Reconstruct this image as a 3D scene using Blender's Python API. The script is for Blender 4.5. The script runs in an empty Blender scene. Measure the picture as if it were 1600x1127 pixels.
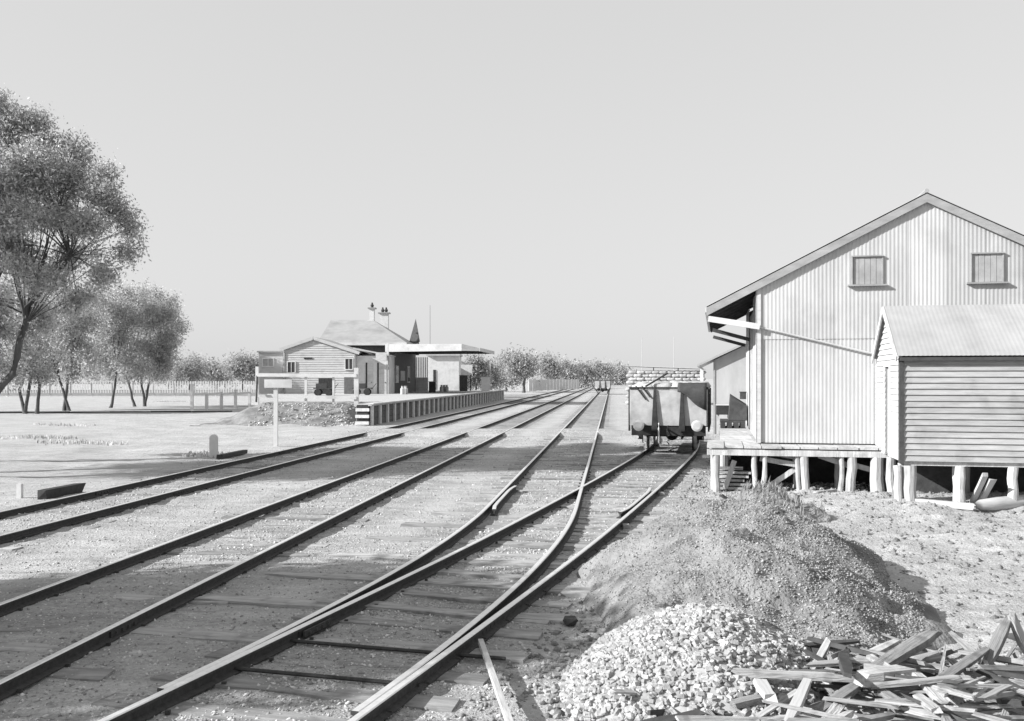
import bpy, math, random
import numpy as np
from mathutils import Vector, Matrix
R = math.radians
rng = random.Random(11)
NR = np.random.default_rng(5)
S = bpy.context.scene
COL = S.collection

# ------------------------------------------------------------------ camera, sky, sun, exposure
F = 1500.0; HY = 592.0; CZ = 2.55
cam_d = bpy.data.cameras.new('camera'); cam = bpy.data.objects.new('camera', cam_d); COL.objects.link(cam)
cam.location = (0, 0, CZ); cam.rotation_euler = (R(90), 0, 0)
cam_d.sensor_width = 36; cam_d.lens = 36 * F / 1600; cam_d.shift_y = 28.5 / 1600
cam_d.clip_start = 0.1; cam_d.clip_end = 12000
S.camera = cam
SUN_D = Vector((0.96, 0.28, 0)).normalized(); EL = R(27)
W = bpy.data.worlds.new('World'); S.world = W; W.use_nodes = True
wn = W.node_tree.nodes; wl = W.node_tree.links; wn.clear()
sky = wn.new('ShaderNodeTexSky'); sky.sky_type = 'NISHITA'; sky.sun_disc = False
sky.sun_elevation = EL; sky.sun_rotation = math.atan2(-SUN_D.x, -SUN_D.y); sky.dust_density = 0.3; sky.air_density = 1.0
bw = wn.new('ShaderNodeSeparateColor');  # plate film of the time sees mostly the blue of the sky
bg = wn.new('ShaderNodeBackground'); wo = wn.new('ShaderNodeOutputWorld')
wl.new(sky.outputs[0], bw.inputs[0]); pw_ = wn.new('ShaderNodeMath'); pw_.operation = 'POWER'; pw_.inputs[1].default_value = 0.22   # the plate compresses the bright sky
gn_ = wn.new('ShaderNodeMath'); gn_.operation = 'MULTIPLY'; gn_.inputs[1].default_value = 3.05
wl.new(bw.outputs[2], pw_.inputs[0]); wl.new(pw_.outputs[0], gn_.inputs[0]); wl.new(gn_.outputs[0], bg.inputs[0]); wl.new(bg.outputs[0], wo.inputs[0])
bg.inputs[1].default_value = 0.10
sd = bpy.data.lights.new('sun', 'SUN'); sun = bpy.data.objects.new('sun', sd); COL.objects.link(sun)
sd.energy = 5.0; sd.angle = R(0.5); sd.color = (1, 1, 1)
dvec = Vector((SUN_D.x * math.cos(EL), SUN_D.y * math.cos(EL), -math.sin(EL)))
sun.rotation_euler = dvec.to_track_quat('-Z', 'Y').to_euler(); sun.location = (-30, -10, 40)
S.view_settings.view_transform = 'Standard'; S.view_settings.look = 'None'
S.view_settings.exposure = 0.78; S.view_settings.gamma = 1

def P(px, py, Y):
    return Vector(((px - 800) * Y / F, Y, CZ - (py - HY) * Y / F))
def G(px, py, z=0.0):
    Y = (CZ - z) * F / (py - HY); return P(px, py, Y)

# ------------------------------------------------------------------ materials (a black and white place)
MATS = {}
def mat(name, v, rough=0.85, var=0.25, scale=6.0, stretch=(1, 1, 1), bump=0.3, bscale=None, metal=0.0, spots=0.0, island=0.0, objrand=0.0, trans=0.0, bdist=0.02):
    m = bpy.data.materials.new(name); m.use_nodes = True
    n = m.node_tree.nodes; l = m.node_tree.links; b = n['Principled BSDF']
    tc = n.new('ShaderNodeTexCoord'); mp = n.new('ShaderNodeMapping'); mp.inputs['Scale'].default_value = stretch
    l.new(tc.outputs['Object'], mp.inputs[0])
    t = n.new('ShaderNodeTexNoise'); t.inputs['Scale'].default_value = scale; t.inputs['Detail'].default_value = 6; t.inputs['Roughness'].default_value = 0.65
    l.new(mp.outputs[0], t.inputs['Vector'])
    mr = n.new('ShaderNodeMapRange'); mr.inputs[1].default_value = 0.28; mr.inputs[2].default_value = 0.72
    mr.inputs[3].default_value = v * (1 - var); mr.inputs[4].default_value = v * (1 + var)
    l.new(t.outputs['Fac'], mr.inputs[0]); out = mr.outputs[0]
    def mul(sock, node_out, lo, hi):
        q = n.new('ShaderNodeMapRange'); q.inputs[3].default_value = lo; q.inputs[4].default_value = hi
        l.new(node_out, q.inputs[0])
        k = n.new('ShaderNodeMath'); k.operation = 'MULTIPLY'; l.new(sock, k.inputs[0]); l.new(q.outputs[0], k.inputs[1]); return k.outputs[0]
    if island:
        g = n.new('ShaderNodeNewGeometry'); out = mul(out, g.outputs['Random Per Island'], 1 - island, 1 + island)
    if objrand:
        oi = n.new('ShaderNodeObjectInfo'); out = mul(out, oi.outputs['Random'], 1 - objrand, 1 + objrand)
    if spots:
        s = n.new('ShaderNodeTexNoise'); s.inputs['Scale'].default_value = scale * 0.35; s.inputs['Detail'].default_value = 8
        l.new(tc.outputs['Object'], s.inputs['Vector'])
        q = n.new('ShaderNodeMapRange'); q.inputs[1].default_value = 0.52; q.inputs[2].default_value = 0.68
        q.inputs[3].default_value = 1; q.inputs[4].default_value = 1 - spots; l.new(s.outputs['Fac'], q.inputs[0])
        k = n.new('ShaderNodeMath'); k.operation = 'MULTIPLY'; l.new(out, k.inputs[0]); l.new(q.outputs[0], k.inputs[1]); out = k.outputs[0]
    l.new(out, b.inputs['Base Color'])
    b.inputs['Roughness'].default_value = rough; b.inputs['Metallic'].default_value = metal
    b.inputs['Specular IOR Level'].default_value = 0.3
    if bump:
        t2 = n.new('ShaderNodeTexNoise'); t2.inputs['Scale'].default_value = bscale or scale * 4; t2.inputs['Detail'].default_value = 5
        l.new(mp.outputs[0], t2.inputs['Vector'])
        bp = n.new('ShaderNodeBump'); bp.inputs['Strength'].default_value = bump; bp.inputs['Distance'].default_value = bdist
        l.new(t2.outputs['Fac'], bp.inputs['Height']); l.new(bp.outputs[0], b.inputs['Normal'])
    if trans:
        tr = n.new('ShaderNodeBsdfTranslucent'); l.new(out, tr.inputs[0])
        mx = n.new('ShaderNodeMixShader'); mx.inputs[0].default_value = trans
        l.new(b.outputs[0], mx.inputs[1]); l.new(tr.outputs[0], mx.inputs[2]); l.new(mx.outputs[0], n['Material Output'].inputs[0])
    MATS[name] = m; return m

M_white = mat('white_paint', 0.62, 0.6, 0.10, 3, bump=0.1, spots=0.18)
M_board = mat('painted_weatherboard', 0.35, 0.75, 0.22, 5, (0.35, 1, 3), bump=0.2, spots=0.3, objrand=0.10)
M_gboard = mat('pale_weatherboard', 0.50, 0.7, 0.14, 5, (0.35, 1, 3), bump=0.2, spots=0.15, objrand=0.06)
M_iron = mat('corrugated_iron', 0.46, 0.6, 0.16, 1.9, (1, 1, 0.25), bump=0.05, spots=0.22, objrand=0.12)
M_roof = mat('roof_iron', 0.34, 0.5, 0.15, 1.2, bump=0.05, spots=0.2, objrand=0.06)
M_barge = mat('barge_timber', 0.30, 0.8, 0.25, 4, (0.3, 1, 1))
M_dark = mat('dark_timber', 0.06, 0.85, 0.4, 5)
M_black = mat('black_iron', 0.035, 0.6, 0.5, 8, bump=0.2)
M_timber = mat('weathered_timber', 0.42, 0.9, 0.28, 9, (1, 1, 0.12), bump=0.5, spots=0.3, objrand=0.22)
M_plank = mat('deck_timber', 0.46, 0.9, 0.25, 9, (1, 0.12, 1), bump=0.4, spots=0.25, objrand=0.15)
M_scrap = mat('split_timber', 0.33, 0.9, 0.4, 22, (0.07, 1, 1), bump=0.8, spots=0.35, objrand=0.4)
M_sleeper = mat('sleeper_timber', 0.30, 0.95, 0.4, 10, (0.12, 1, 1), bump=0.6, spots=0.4, objrand=0.3)
M_railside = mat('rusty_rail_side', 0.05, 0.8, 0.4, 20, bump=0.2)
M_railtop = mat('worn_rail_head', 0.78, 0.36, 0.12, 14, bump=0.0, metal=0.6)
M_stone = mat('crushed_stone', 0.35, 0.9, 0.25, 12, bump=0.4, island=0.3, objrand=0.25)
M_ballast = mat('ballast_chips', 0.40, 0.95, 0.2, 12, bump=0.0, island=0.55)
M_earth = mat('heaped_earth', 0.235, 0.97, 0.35, 3.0, bump=0.9, bscale=22, spots=0.45, bdist=0.05)
M_clod = mat('stony_earth', 0.26, 0.95, 0.3, 8, bump=0.3, island=0.45)
M_leaf = mat('leaf', 0.50, 0.7, 0.3, 0.6, bump=0, island=0.5, trans=0.58)
M_darkleaf = mat('dark_leaf', 0.09, 0.8, 0.3, 0.6, bump=0, island=0.4, trans=0.1)
M_farleaf = mat('distant_leaf', 0.38, 0.8, 0.3, 0.3, bump=0, island=0.4, trans=0.4)
M_grass = mat('dry_grass', 0.30, 0.9, 0.3, 4, bump=0, island=0.4, trans=0.3)
M_bark = mat('bark', 0.10, 0.95, 0.4, 5, (1, 1, 0.3), bump=0.8)
M_palebark = mat('pale_bark', 0.14, 0.95, 0.5, 4, (1, 1, 0.3), bump=0.8)
M_wagon = mat('wagon_grey_paint', 0.42, 0.7, 0.18, 4, bump=0.15, spots=0.3)
M_glass = mat('window_glass', 0.06, 0.12, 0.2, 2, bump=0)
M_pane = mat('dusty_pane', 0.33, 0.35, 0.2, 4, bump=0.05, spots=0.2)
M_sack = mat('sack_cloth', 0.40, 0.95, 0.2, 10, bump=0.6, objrand=0.18)
M_tarp = mat('tarred_sheet', 0.055, 0.7, 0.35, 6, bump=0.4)
M_shadewall = mat('shade_dark_wall', 0.13, 0.85, 0.25, 5, bump=0.2)  # dark tone puts canopy and eave shade into station walls; also doors, spirelet
M_panel = mat('platform_panel', 0.12, 0.95, 0.35, 4, bump=0.4, spots=0.3)
M_post = mat('platform_post', 0.60, 0.9, 0.25, 6, bump=0.3)
M_brick = mat('rendered_chimney', 0.50, 0.9, 0.2, 6, bump=0.3)
M_log = mat('bleached_log', 0.44, 0.9, 0.18, 6, (0.15, 1, 1), bump=0.4, spots=0.15)
M_gravel = mat('platform_gravel', 0.42, 0.95, 0.25, 8, bump=0.4)

# ------------------------------------------------------------------ helpers
def tag(o, label=None, cat=None, group=None, kind=None):
    if label: o['label'] = label
    if cat: o['category'] = cat
    if group: o['group'] = group
    if kind: o['kind'] = kind
    return o
def thing(name, label, cat, loc=(0, 0, 0), group=None):
    o = bpy.data.objects.new(name, None); COL.objects.link(o); o.empty_display_size = 0.3
    o.location = loc; return tag(o, label, cat, group)
def wloc(o):
    v = Vector((0, 0, 0))
    while o is not None: v += Vector(o.location); o = o.parent
    return v
def link(name, me, parent=None, loc=(0, 0, 0)):
    o = bpy.data.objects.new(name, me); COL.objects.link(o); o.location = loc
    if parent is not None: o.parent = parent
    return o
def copy_tree(o, parent=None):
    c = o.copy(); COL.objects.link(c)
    if parent is not None: c.parent = parent
    for ch in list(o.children): copy_tree(ch, c)
    return c
class MB:
    def __init__(s, frame=None): s.v = []; s.f = []; s.mi = []; s.fr = frame
    def T(s, p):
        if s.fr is None: return Vector(p)
        o, ax, ay = s.fr; return Vector((o[0] + ax[0] * p[0] + ay[0] * p[1], o[1] + ax[1] * p[0] + ay[1] * p[1], o[2] + p[2]))
    def poly(s, vs, fs, mi=0):
        b = len(s.v); s.v += [s.T(p) for p in vs]; s.f += [tuple(b + i for i in f) for f in fs]; s.mi += [mi] * len(fs); return s
    def box(s, x0, x1, y0, y1, z0, z1, mi=0):
        return s.poly([(x0, y0, z0), (x1, y0, z0), (x1, y1, z0), (x0, y1, z0), (x0, y0, z1), (x1, y0, z1), (x1, y1, z1), (x0, y1, z1)],
                      [(0, 3, 2, 1), (4, 5, 6, 7), (0, 1, 5, 4), (1, 2, 6, 5), (2, 3, 7, 6), (3, 0, 4, 7)], mi)
    def beam(s, p0, p1, w, h, up=(0, 0, 1), w1=None, h1=None):
        p0 = Vector(p0); p1 = Vector(p1); d = (p1 - p0).normalized(); up = Vector(up)
        if abs(d.dot(up)) > 0.98: up = Vector((0, 1, 0))
        x = d.cross(up).normalized(); y = x.cross(d).normalized(); w1 = w1 or w; h1 = h1 or h
        a = [p0 + x * (w * i / 2) + y * (h * j / 2) for i, j in ((-1, -1), (1, -1), (1, 1), (-1, 1))]
        b = [p1 + x * (w1 * i / 2) + y * (h1 * j / 2) for i, j in ((-1, -1), (1, -1), (1, 1), (-1, 1))]
        return s.poly(a + b, [(0, 1, 2, 3), (7, 6, 5, 4), (0, 4, 5, 1), (1, 5, 6, 2), (2, 6, 7, 3), (3, 7, 4, 0)])
    def tube(s, pts, rad, n=8, cap=True):
        pts = [Vector(p) for p in pts]; k = len(pts)
        if not hasattr(rad, '__len__'): rad = [rad] * k
        vs = []; fs = []
        for i, p in enumerate(pts):
            d = (pts[min(i + 1, k - 1)] - pts[max(i - 1, 0)]).normalized()
            u = Vector((0, 0, 1)) if abs(d.z) < 0.9 else Vector((0, 1, 0))
            x = d.cross(u).normalized(); y = d.cross(x)
            for j in range(n):
                a = 2 * math.pi * j / n; vs.append(p + (x * math.cos(a) + y * math.sin(a)) * rad[i])
        for i in range(k - 1):
            for j in range(n): fs.append((i * n + j, i * n + (j + 1) % n, (i + 1) * n + (j + 1) % n, (i + 1) * n + j))
        if cap: fs += [tuple(range(n)), tuple(range((k - 1) * n, k * n))[::-1]]
        return s.poly(vs, fs)
    def disc(s, c, ax, r, w, n=20):
        c = Vector(c); ax = Vector(ax).normalized(); return s.tube([c - ax * w / 2, c + ax * w / 2], r, n)
    def build(s, name, m, parent=None, local=False, smooth=False, bevel=0):
        me = bpy.data.meshes.new(name)
        off = Vector((0, 0, 0)) if (local or parent is None) else wloc(parent)
        me.from_pydata([tuple(p - off) for p in s.v], [], s.f)
        ms = m if isinstance(m, (list, tuple)) else [m]
        for q in ms: me.materials.append(q)
        if len(ms) > 1: me.polygons.foreach_set('material_index', s.mi)
        if smooth: me.polygons.foreach_set('use_smooth', [True] * len(me.polygons))
        me.update()
        o = link(name, me, parent)
        if bevel:
            bv = o.modifiers.new('bevel', 'BEVEL'); bv.width = bevel; bv.segments = 2; bv.limit_method = 'ANGLE'
        return o
def npmesh(name, V, FF, m, parent=None, smooth=False, loc=(0, 0, 0)):
    V = np.asarray(V, dtype=np.float32).reshape(-1, 3); FF = np.asarray(FF, dtype=np.int32); k = FF.shape[1]
    me = bpy.data.meshes.new(name); me.vertices.add(len(V)); me.vertices.foreach_set('co', V.ravel())
    me.loops.add(FF.size); me.loops.foreach_set('vertex_index', FF.ravel())
    me.polygons.add(len(FF)); me.polygons.foreach_set('loop_start', np.arange(len(FF), dtype=np.int32) * k)
    if smooth: me.polygons.foreach_set('use_smooth', np.ones(len(FF), dtype=bool))
    me.update(calc_edges=True); me.validate(); me.materials.append(m); return link(name, me, parent, loc)

# noise
def _h(ix, iy, seed):
    h = (ix.astype(np.int64) * 374761393 + iy.astype(np.int64) * 668265263 + seed * 974634777) & 0xffffffff
    h = ((h ^ (h >> 13)) * 1274126177) & 0xffffffff
    return ((h ^ (h >> 16)) & 0xffff) / 65535.0
def vn(x, y, seed=0):
    xi = np.floor(x); yi = np.floor(y); fx = x - xi; fy = y - yi
    fx = fx * fx * (3 - 2 * fx); fy = fy * fy * (3 - 2 * fy)
    a = _h(xi, yi, seed); b = _h(xi + 1, yi, seed); c = _h(xi, yi + 1, seed); d = _h(xi + 1, yi + 1, seed)
    return (a * (1 - fx) + b * fx) * (1 - fy) + (c * (1 - fx) + d * fx) * fy - 0.5
def fbm(x, y, f, o=4, seed=0):
    r = 0; a = 1.0
    for i in range(o): r = r + a * vn(x * f + i * 17.3, y * f - i * 9.1, seed + i); f *= 2.03; a *= 0.5
    return r
def ss(a, b, x):
    t = np.clip((x - a) / (b - a), 0, 1); return t * t * (3 - 2 * t)

# ------------------------------------------------------------------ track lines (rail centre lines in metres)
GA = 1.6
yy = np.concatenate([np.arange(0, 60, 0.5), np.arange(60, 900, 6.0)])
def line(x_at, y_at, slope): return x_at + slope * (yy - y_at)
T1 = line(-8.43, 17.3, 0.105)
T2 = line(-4.62, 10.3, 0.1035)
sl = np.interp(yy, [6, 12, 16, 20, 30, 36, 43], [0.325, 0.315, 0.29, 0.283, 0.262, 0.20, 0.12])
X4 = np.zeros_like(yy); X4[0] = 0
X4[1:] = np.cumsum((sl[1:] + sl[:-1]) / 2 * np.diff(yy)); i0 = np.argmin(abs(yy - 15.5)); X4 += (0.74 - 0.0) - X4[i0]
sl3 = np.clip(0.325 - (0.325 - 0.104) * (yy - 7.0) / 11.0, 0.104, 0.325)
X3 = np.zeros_like(yy); X3[1:] = np.cumsum((sl3[1:] + sl3[:-1]) / 2 * np.diff(yy)); i7 = np.argmin(abs(yy - 7.0)); X3 += X4[i7] - 0.075 - X3[i7]
def tx(X, y): return np.interp(y, yy, X)
TR = [T1, T2, X3, X4]

# ------------------------------------------------------------------ ground
def H(x, y):
    x = np.asarray(x, dtype=float); y = np.asarray(y, dtype=float)
    d = np.full(np.broadcast(x, y).shape, 99.0)
    for i, X in enumerate(TR):
        dd = abs(x - tx(X, y)); dd = np.where((y > 75) & (i == 3), 99, dd); d = np.minimum(d, dd)
    bed = 1 - ss(1.3, 2.0, d)
    far = 1 - ss(60, 120, y)
    n = (0.05 * fbm(x, y, 0.35, 3, 1) + 0.035 * fbm(x, y, 1.7, 4, 2)) * far
    z = n * (1 - 0.55 * bed) + 0.012 * bed + 0.034 * (fbm(x * 0.35, y, 3.3, 4, 9)) * bed * (1 - ss(30, 50, y))
    rough = ss(0.6, 2.5, x - tx(X4, y) - 1.2) * (1 - ss(24, 32, y))
    z = z + rough * (0.12 * fbm(x, y, 0.9, 5, 4) + 0.04 * fbm(x, y, 4.5, 3, 6))
    left = ss(1.0, 4, tx(T1, y) - 1.5 - x) * far
    z = z + left * 0.10 * fbm(x, y, 0.5, 5, 7)
    z = z + 0.24 * np.exp(-(((x - 9.2) / 4.5) ** 2 + ((y - 19.2) / 1.6) ** 2))
    cr = ss(42.0, 43.3, y) * (1 - ss(46.5, 48, y)) * ss(-12, -9.5, x) * (1 - ss(4.3, 6, x))
    z = z * (1 - cr) + cr * (0.135 + 0.006 * fbm(x, y, 2, 3, 8))
    return z, bed, rough
def geo(a, b, s0, r):
    o = [a]; s = s0
    while o[-1] < b: s *= r; o.append(o[-1] + s)
    return o[1:]
gx = sorted([-v for v in geo(17, 4000, 0.12, 1.16)] + list(np.arange(-17, 13.01, 0.09)) + geo(13, 4000, 0.12, 1.16))
gy = sorted([-v for v in geo(-4.0, 300, 0.3, 1.3)] + list(np.arange(4.0, 23, 0.075)) + list(np.arange(23, 60, 0.28)) + geo(60, 6000, 0.35, 1.07))
GX, GY = np.meshgrid(np.array(gx), np.array(gy)); GZ, BED, RGH = H(GX, GY)
nx, ny = len(gx), len(gy)
idx = (np.arange(ny - 1)[:, None] * nx + np.arange(nx - 1)[None, :]).ravel()
mg = bpy.data.materials.new('yard_ground'); mg.use_nodes = True
ground = npmesh('ground', np.stack([GX, GY, GZ], -1), np.stack([idx, idx + 1, idx + 1 + nx, idx + nx], -1), mg, smooth=True)
tag(ground, kind='structure')
at = ground.data.attributes.new('bed', 'FLOAT', 'POINT'); at.data.foreach_set('value', BED.ravel().astype(np.float32))
at = ground.data.attributes.new('rough', 'FLOAT', 'POINT'); at.data.foreach_set('value', RGH.ravel().astype(np.float32))
def ground_mat(m):
    n = m.node_tree.nodes; l = m.node_tree.links; b = n['Principled BSDF']; b.inputs['Roughness'].default_value = 0.97; b.inputs['Specular IOR Level'].default_value = 0.15
    tc = n.new('ShaderNodeTexCoord')
    def noise(sc, det=6, ro=0.6, stretch=None):
        t = n.new('ShaderNodeTexNoise'); t.inputs['Scale'].default_value = sc; t.inputs['Detail'].default_value = det; t.inputs['Roughness'].default_value = ro
        if stretch:
            mp = n.new('ShaderNodeMapping'); mp.inputs['Scale'].default_value = stretch; l.new(tc.outputs['Object'], mp.inputs[0]); l.new(mp.outputs[0], t.inputs['Vector'])
        else: l.new(tc.outputs['Object'], t.inputs['Vector'])
        return t.outputs['Fac']
    def rmp(s, a, b_, c, d):
        q = n.new('ShaderNodeMapRange'); q.inputs[1].default_value = a; q.inputs[2].default_value = b_; q.inputs[3].default_value = c; q.inputs[4].default_value = d; l.new(s, q.inputs[0]); return q.outputs[0]
    def mth(op, a, b_):
        k = n.new('ShaderNodeMath'); k.operation = op
        for i, q in enumerate((a, b_)):
            if isinstance(q, float): k.inputs[i].default_value = q
            else: l.new(q, k.inputs[i])
        return k.outputs[0]
    def att(nm):
        a = n.new('ShaderNodeAttribute'); a.attribute_name = nm; return a.outputs['Fac']
    base = rmp(noise(0.5, 8, 0.65), 0.3, 0.7, 0.40, 0.53)
    streak = rmp(noise(1.0, 6, 0.6, (0.5, 3.0, 1)), 0.35, 0.7, 1.08, 0.80)
    fine = rmp(noise(22, 4, 0.7), 0.3, 0.72, 0.74, 1.2)
    grit = rmp(noise(60, 2, 0.6), 0.60, 0.70, 1.0, 0.62)
    blot = rmp(noise(3.0, 7, 0.75), 0.55, 0.70, 1.0, 0.55)
    bedb = mth('MULTIPLY', att('bed'), 0.75)
    blotm = mth('ADD', mth('MULTIPLY', mth('SUBTRACT', blot, 1.0), mth('ADD', bedb, 0.25)), 1.0)
    patch = rmp(noise(0.8, 7, 0.7, (0.6, 1.6, 1)), 0.38, 0.62, 0.74, 1.0)
    bm = mth('ADD', mth('MULTIPLY', mth('SUBTRACT', patch, 1.0), att('bed')), 1.0)
    c = mth('MULTIPLY', mth('MULTIPLY', mth('MULTIPLY', mth('MULTIPLY', mth('MULTIPLY', base, bm), streak), fine), grit), blotm)
    l.new(c, b.inputs['Base Color'])
    hgt = mth('ADD', noise(28, 5, 0.7), mth('MULTIPLY', noise(7, 4, 0.6), 1.2))
    bp = n.new('ShaderNodeBump'); bp.inputs['Strength'].default_value = 1.0; bp.inputs['Distance'].default_value = 0.03
    l.new(hgt, bp.inputs['Height']); l.new(bp.outputs[0], b.inputs['Normal'])
ground_mat(mg)
def hz(x, y): return float(H(np.array([x]), np.array([y]))[0][0])

# loose chips on the ballast, clods on the rough ground
OCT_V = np.array([(1, 0, 0), (-1, 0, 0), (0, 1, 0), (0, -1, 0), (0, 0, 1), (0, 0, -1)], float)
OCT_F = np.array([(0, 2, 4), (2, 1, 4), (1, 3, 4), (3, 0, 4), (2, 0, 5), (1, 2, 5), (3, 1, 5), (0, 3, 5)])
def chips(name, xs, ys, zs, size, m, parent=None, flat=0.7):
    n = len(xs); A = NR.uniform(0, 6.28, n); sc = size[:, None] * NR.uniform(0.6, 1.35, (n, 3)); sc[:, 2] *= flat
    v = OCT_V[None] * NR.uniform(0.7, 1.2, (n, 6, 1)) * sc[:, None, :]
    ca, sa = np.cos(A)[:, None], np.sin(A)[:, None]; t = NR.uniform(-0.6, 0.6, (n, 1))
    x = v[..., 0] * ca - v[..., 1] * sa; y = v[..., 0] * sa + v[..., 1] * ca; z = v[..., 2] + x * t
    V = np.stack([x + xs[:, None], y + ys[:, None], z + zs[:, None]], -1)
    FF = (OCT_F[None] + 6 * np.arange(n)[:, None, None]).reshape(-1, 3)
    return npmesh(name, V, FF, m, parent)
n = 60000
cy = 5 + 40 * NR.random(n) ** 2.0; w = NR.integers(0, 4, n)
cx = np.choose(w, [tx(X, cy) for X in TR]) + NR.normal(0, 1.15, n)
cz, bd, rg = H(cx, cy); cs = NR.uniform(0.006, 0.017, n) * (1 + 0.01 * cy) * NR.choice([1, 1, 1, 1, 1.7], n)
tag(chips('ballast_chip', cx, cy, cz + cs * 0.1, cs, M_ballast), 'loose ballast chips scattered along the railway tracks', 'gravel', kind='stuff')
n = 9000
cy = 6 + 24 * NR.random(n) ** 1.4; cx = tx(X4, cy) + 1.4 + NR.random(n) ** 1.2 * 9
cz, bd, rg = H(cx, cy); cs = NR.uniform(0.012, 0.04, n) * NR.choice([1, 1, 1, 1.8], n)
tag(chips('earth_clod', cx, cy, cz, cs, M_earth), 'small clods and stones on the rough ground beside the shed', 'clods', kind='stuff')

# ------------------------------------------------------------------ rails and sleepers
PROF = [(-.07, .03), (.07, .03), (.07, .042), (.013, .058), (.013, .112), (.036, .120), (.036, .143), (.026, .15), (-.026, .15), (-.036, .143), (-.036, .120), (-.013, .112), (-.013, .058), (-.07, .042)]
def sweep(name, X, off, y0, y1, parent, dz=0.0, flare=None):
    ys = [y0]; 
    while ys[-1] < y1: ys.append(min(y1, ys[-1] + (0.5 if ys[-1] < 60 else 8)))
    ys = np.array(ys); xs = tx(X, ys); dx = tx(X, ys + 0.3) - tx(X, ys - 0.3); L = np.hypot(dx, 0.6); nxv = 0.6 / L; nyv = -dx / L
    o = np.full_like(ys, off)
    if flare is not None:
        k = 0.6; o = o + flare * (np.clip((k - (ys - y0)) / k, 0, 1) + np.clip((k - (y1 - ys)) / k, 0, 1))
    pts = [[(xs[i] + nxv[i] * (o[i] + p[0]), ys[i] + nyv[i] * (o[i] + p[0]), p[1] + dz) for p in PROF] for i in range(len(ys))]
    mb = MB(); k = len(PROF)
    vs = [q for r_ in pts for q in r_]; fs = []; mi = []
    for i in range(len(ys) - 1):
        for j in range(k): fs.append((i * k + j, i * k + (j + 1) % k, (i + 1) * k + (j + 1) % k, (i + 1) * k + j)); mi.append(1 if j in (6, 7, 8) else 0)
    fs += [tuple(range(k))[::-1], tuple(range((len(ys) - 1) * k, len(ys) * k))]; mi += [0, 0]
    mb.poly(vs, fs); mb.mi = mi
    return mb.build(name, [M_railside, M_railtop], parent)
def sleeper_mesh(L=2.7, w=0.25, h=0.14):
    mb = MB(); r_ = rng
    ring = []
    vs = []
    for i in range(5):
        x = -L / 2 + L * i / 4
        j = lambda: r_.uniform(-.012, .012)
        vs += [(x + (j() * 3 if i in (0, 4) else 0), -w / 2 + j(), -h), (x, w / 2 + j(), -h), (x + (j() * 3 if i in (0, 4) else 0), w / 2 + j(), j()), (x, -w / 2 + j(), j())]
    fs = [(0, 1, 2, 3), (19, 18, 17, 16)]
    for i in range(4):
        for a in range(4): fs.append((i * 4 + a, i * 4 + 4 + a, i * 4 + 4 + (a + 1) % 4, i * 4 + (a + 1) % 4))
    mb.poly(vs, fs); me = bpy.data.meshes.new('sleeper'); me.from_pydata([tuple(v) for v in mb.v], [], mb.f); me.materials.append(M_sleeper); me.update(); return me
SLM = [sleeper_mesh() for _ in range(6)]; SLML = [sleeper_mesh(4.3) for _ in range(4)]
def track(label, X, y0, y1, rails=(1, 1), sl=(5, 48), dz=0.0, skew=False, ss_=0.03, full=True, lift=0.0):
    t = thing('railway_track', label, 'railway track', (float(tx(X, max(y0, 8))), max(y0, 8), 0))
    for s in (-1, 1): sweep('rail', X, s * (GA / 2 + 0.035), y0, y1, t, dz)
    if not full: return t
    y = sl[0]
    while y < sl[1]:
        dx = float(tx(X, y + .3) - tx(X, y - .3)) / .6
        o = bpy.data.objects.new('sleeper', rng.choice(SLM)); COL.objects.link(o); o.parent = t
        o.location = Vector((float(tx(X, y)) + rng.uniform(-.08, .08), y, 0.012 + rng.uniform(-.014, .01) + lift)) - Vector(t.location)
        o.rotation_euler = (0, rng.uniform(-.008, .008), -math.atan(dx) + rng.uniform(-.03, .03)); y += rng.uniform(.62, .74)
    mb = MB()
    while y < 140:
        dx = float(tx(X, y + .3) - tx(X, y - .3)) / .6; x = float(tx(X, y)); d = Vector((1, -dx, 0)).normalized() * 1.3
        mb.beam(Vector((x, y, -.03)) - d, Vector((x, y, -.03)) + d, .24, .12); y += .7
    tag(mb.build('distant_sleeper', M_sleeper, t), kind='stuff')
    mb = MB(); y = sl[0]
    while y < 26:
        for s in (-1, 1):
            for q in (-.095, .095):
                x = float(tx(X, y)) + s * (GA / 2 + .035) + q; mb.box(x - .018, x + .018, y - .015, y + .015, .025, .058)
        y += .68
    tag(mb.build('rail_spike', M_railside, t), kind='stuff')
    for y in np.arange(9.5, 60, 11.3):
        for s in (-1, 1):
            x = float(tx(X, y)); dx = float(tx(X, y + .3) - tx(X, y - .3)) / .6
            mb = MB()
            for q in (-.026, .026):
                c = Vector((x + s * (GA / 2 + .035) + q, y, .086 + dz)); d = Vector((dx, 1, 0)).normalized() * .26
                mb.beam(c - d, c + d, .022, .06)
                for k in (-.18, -.06, .06, .18):
                    cc = c + d.normalized() * k; mb.box(cc.x - .03, cc.x + .03, cc.y - .015, cc.y + .015, cc.z - .015, cc.z + .015)
            mb.build('fishplate', M_railside, t)
    return t
track('platform road track, the far left pair of rails running along the platform wall', T1, 3, 420)
track('second track from the left, straight pair of rails between the platform road and the points', T2, 2, 420)
tA = track('track curving left from the points towards the distant wagon', X3, 7.2, 420, sl=(21, 50), dz=-0.003)
tB = track('siding track running straight from the foreground under the loaded wagon', X4, 3, 75, sl=(4.5, 48), lift=0.018)
for y in np.arange(9.2, 20.5, 1.4):
    o = bpy.data.objects.new('crossing_timber', rng.choice(SLML)); COL.objects.link(o); o.parent = tB
    o.location = Vector((float(tx(X4, y)) - .75, y, 0.03)) - Vector(tB.location); o.rotation_euler = (0, 0, -.24)
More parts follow.
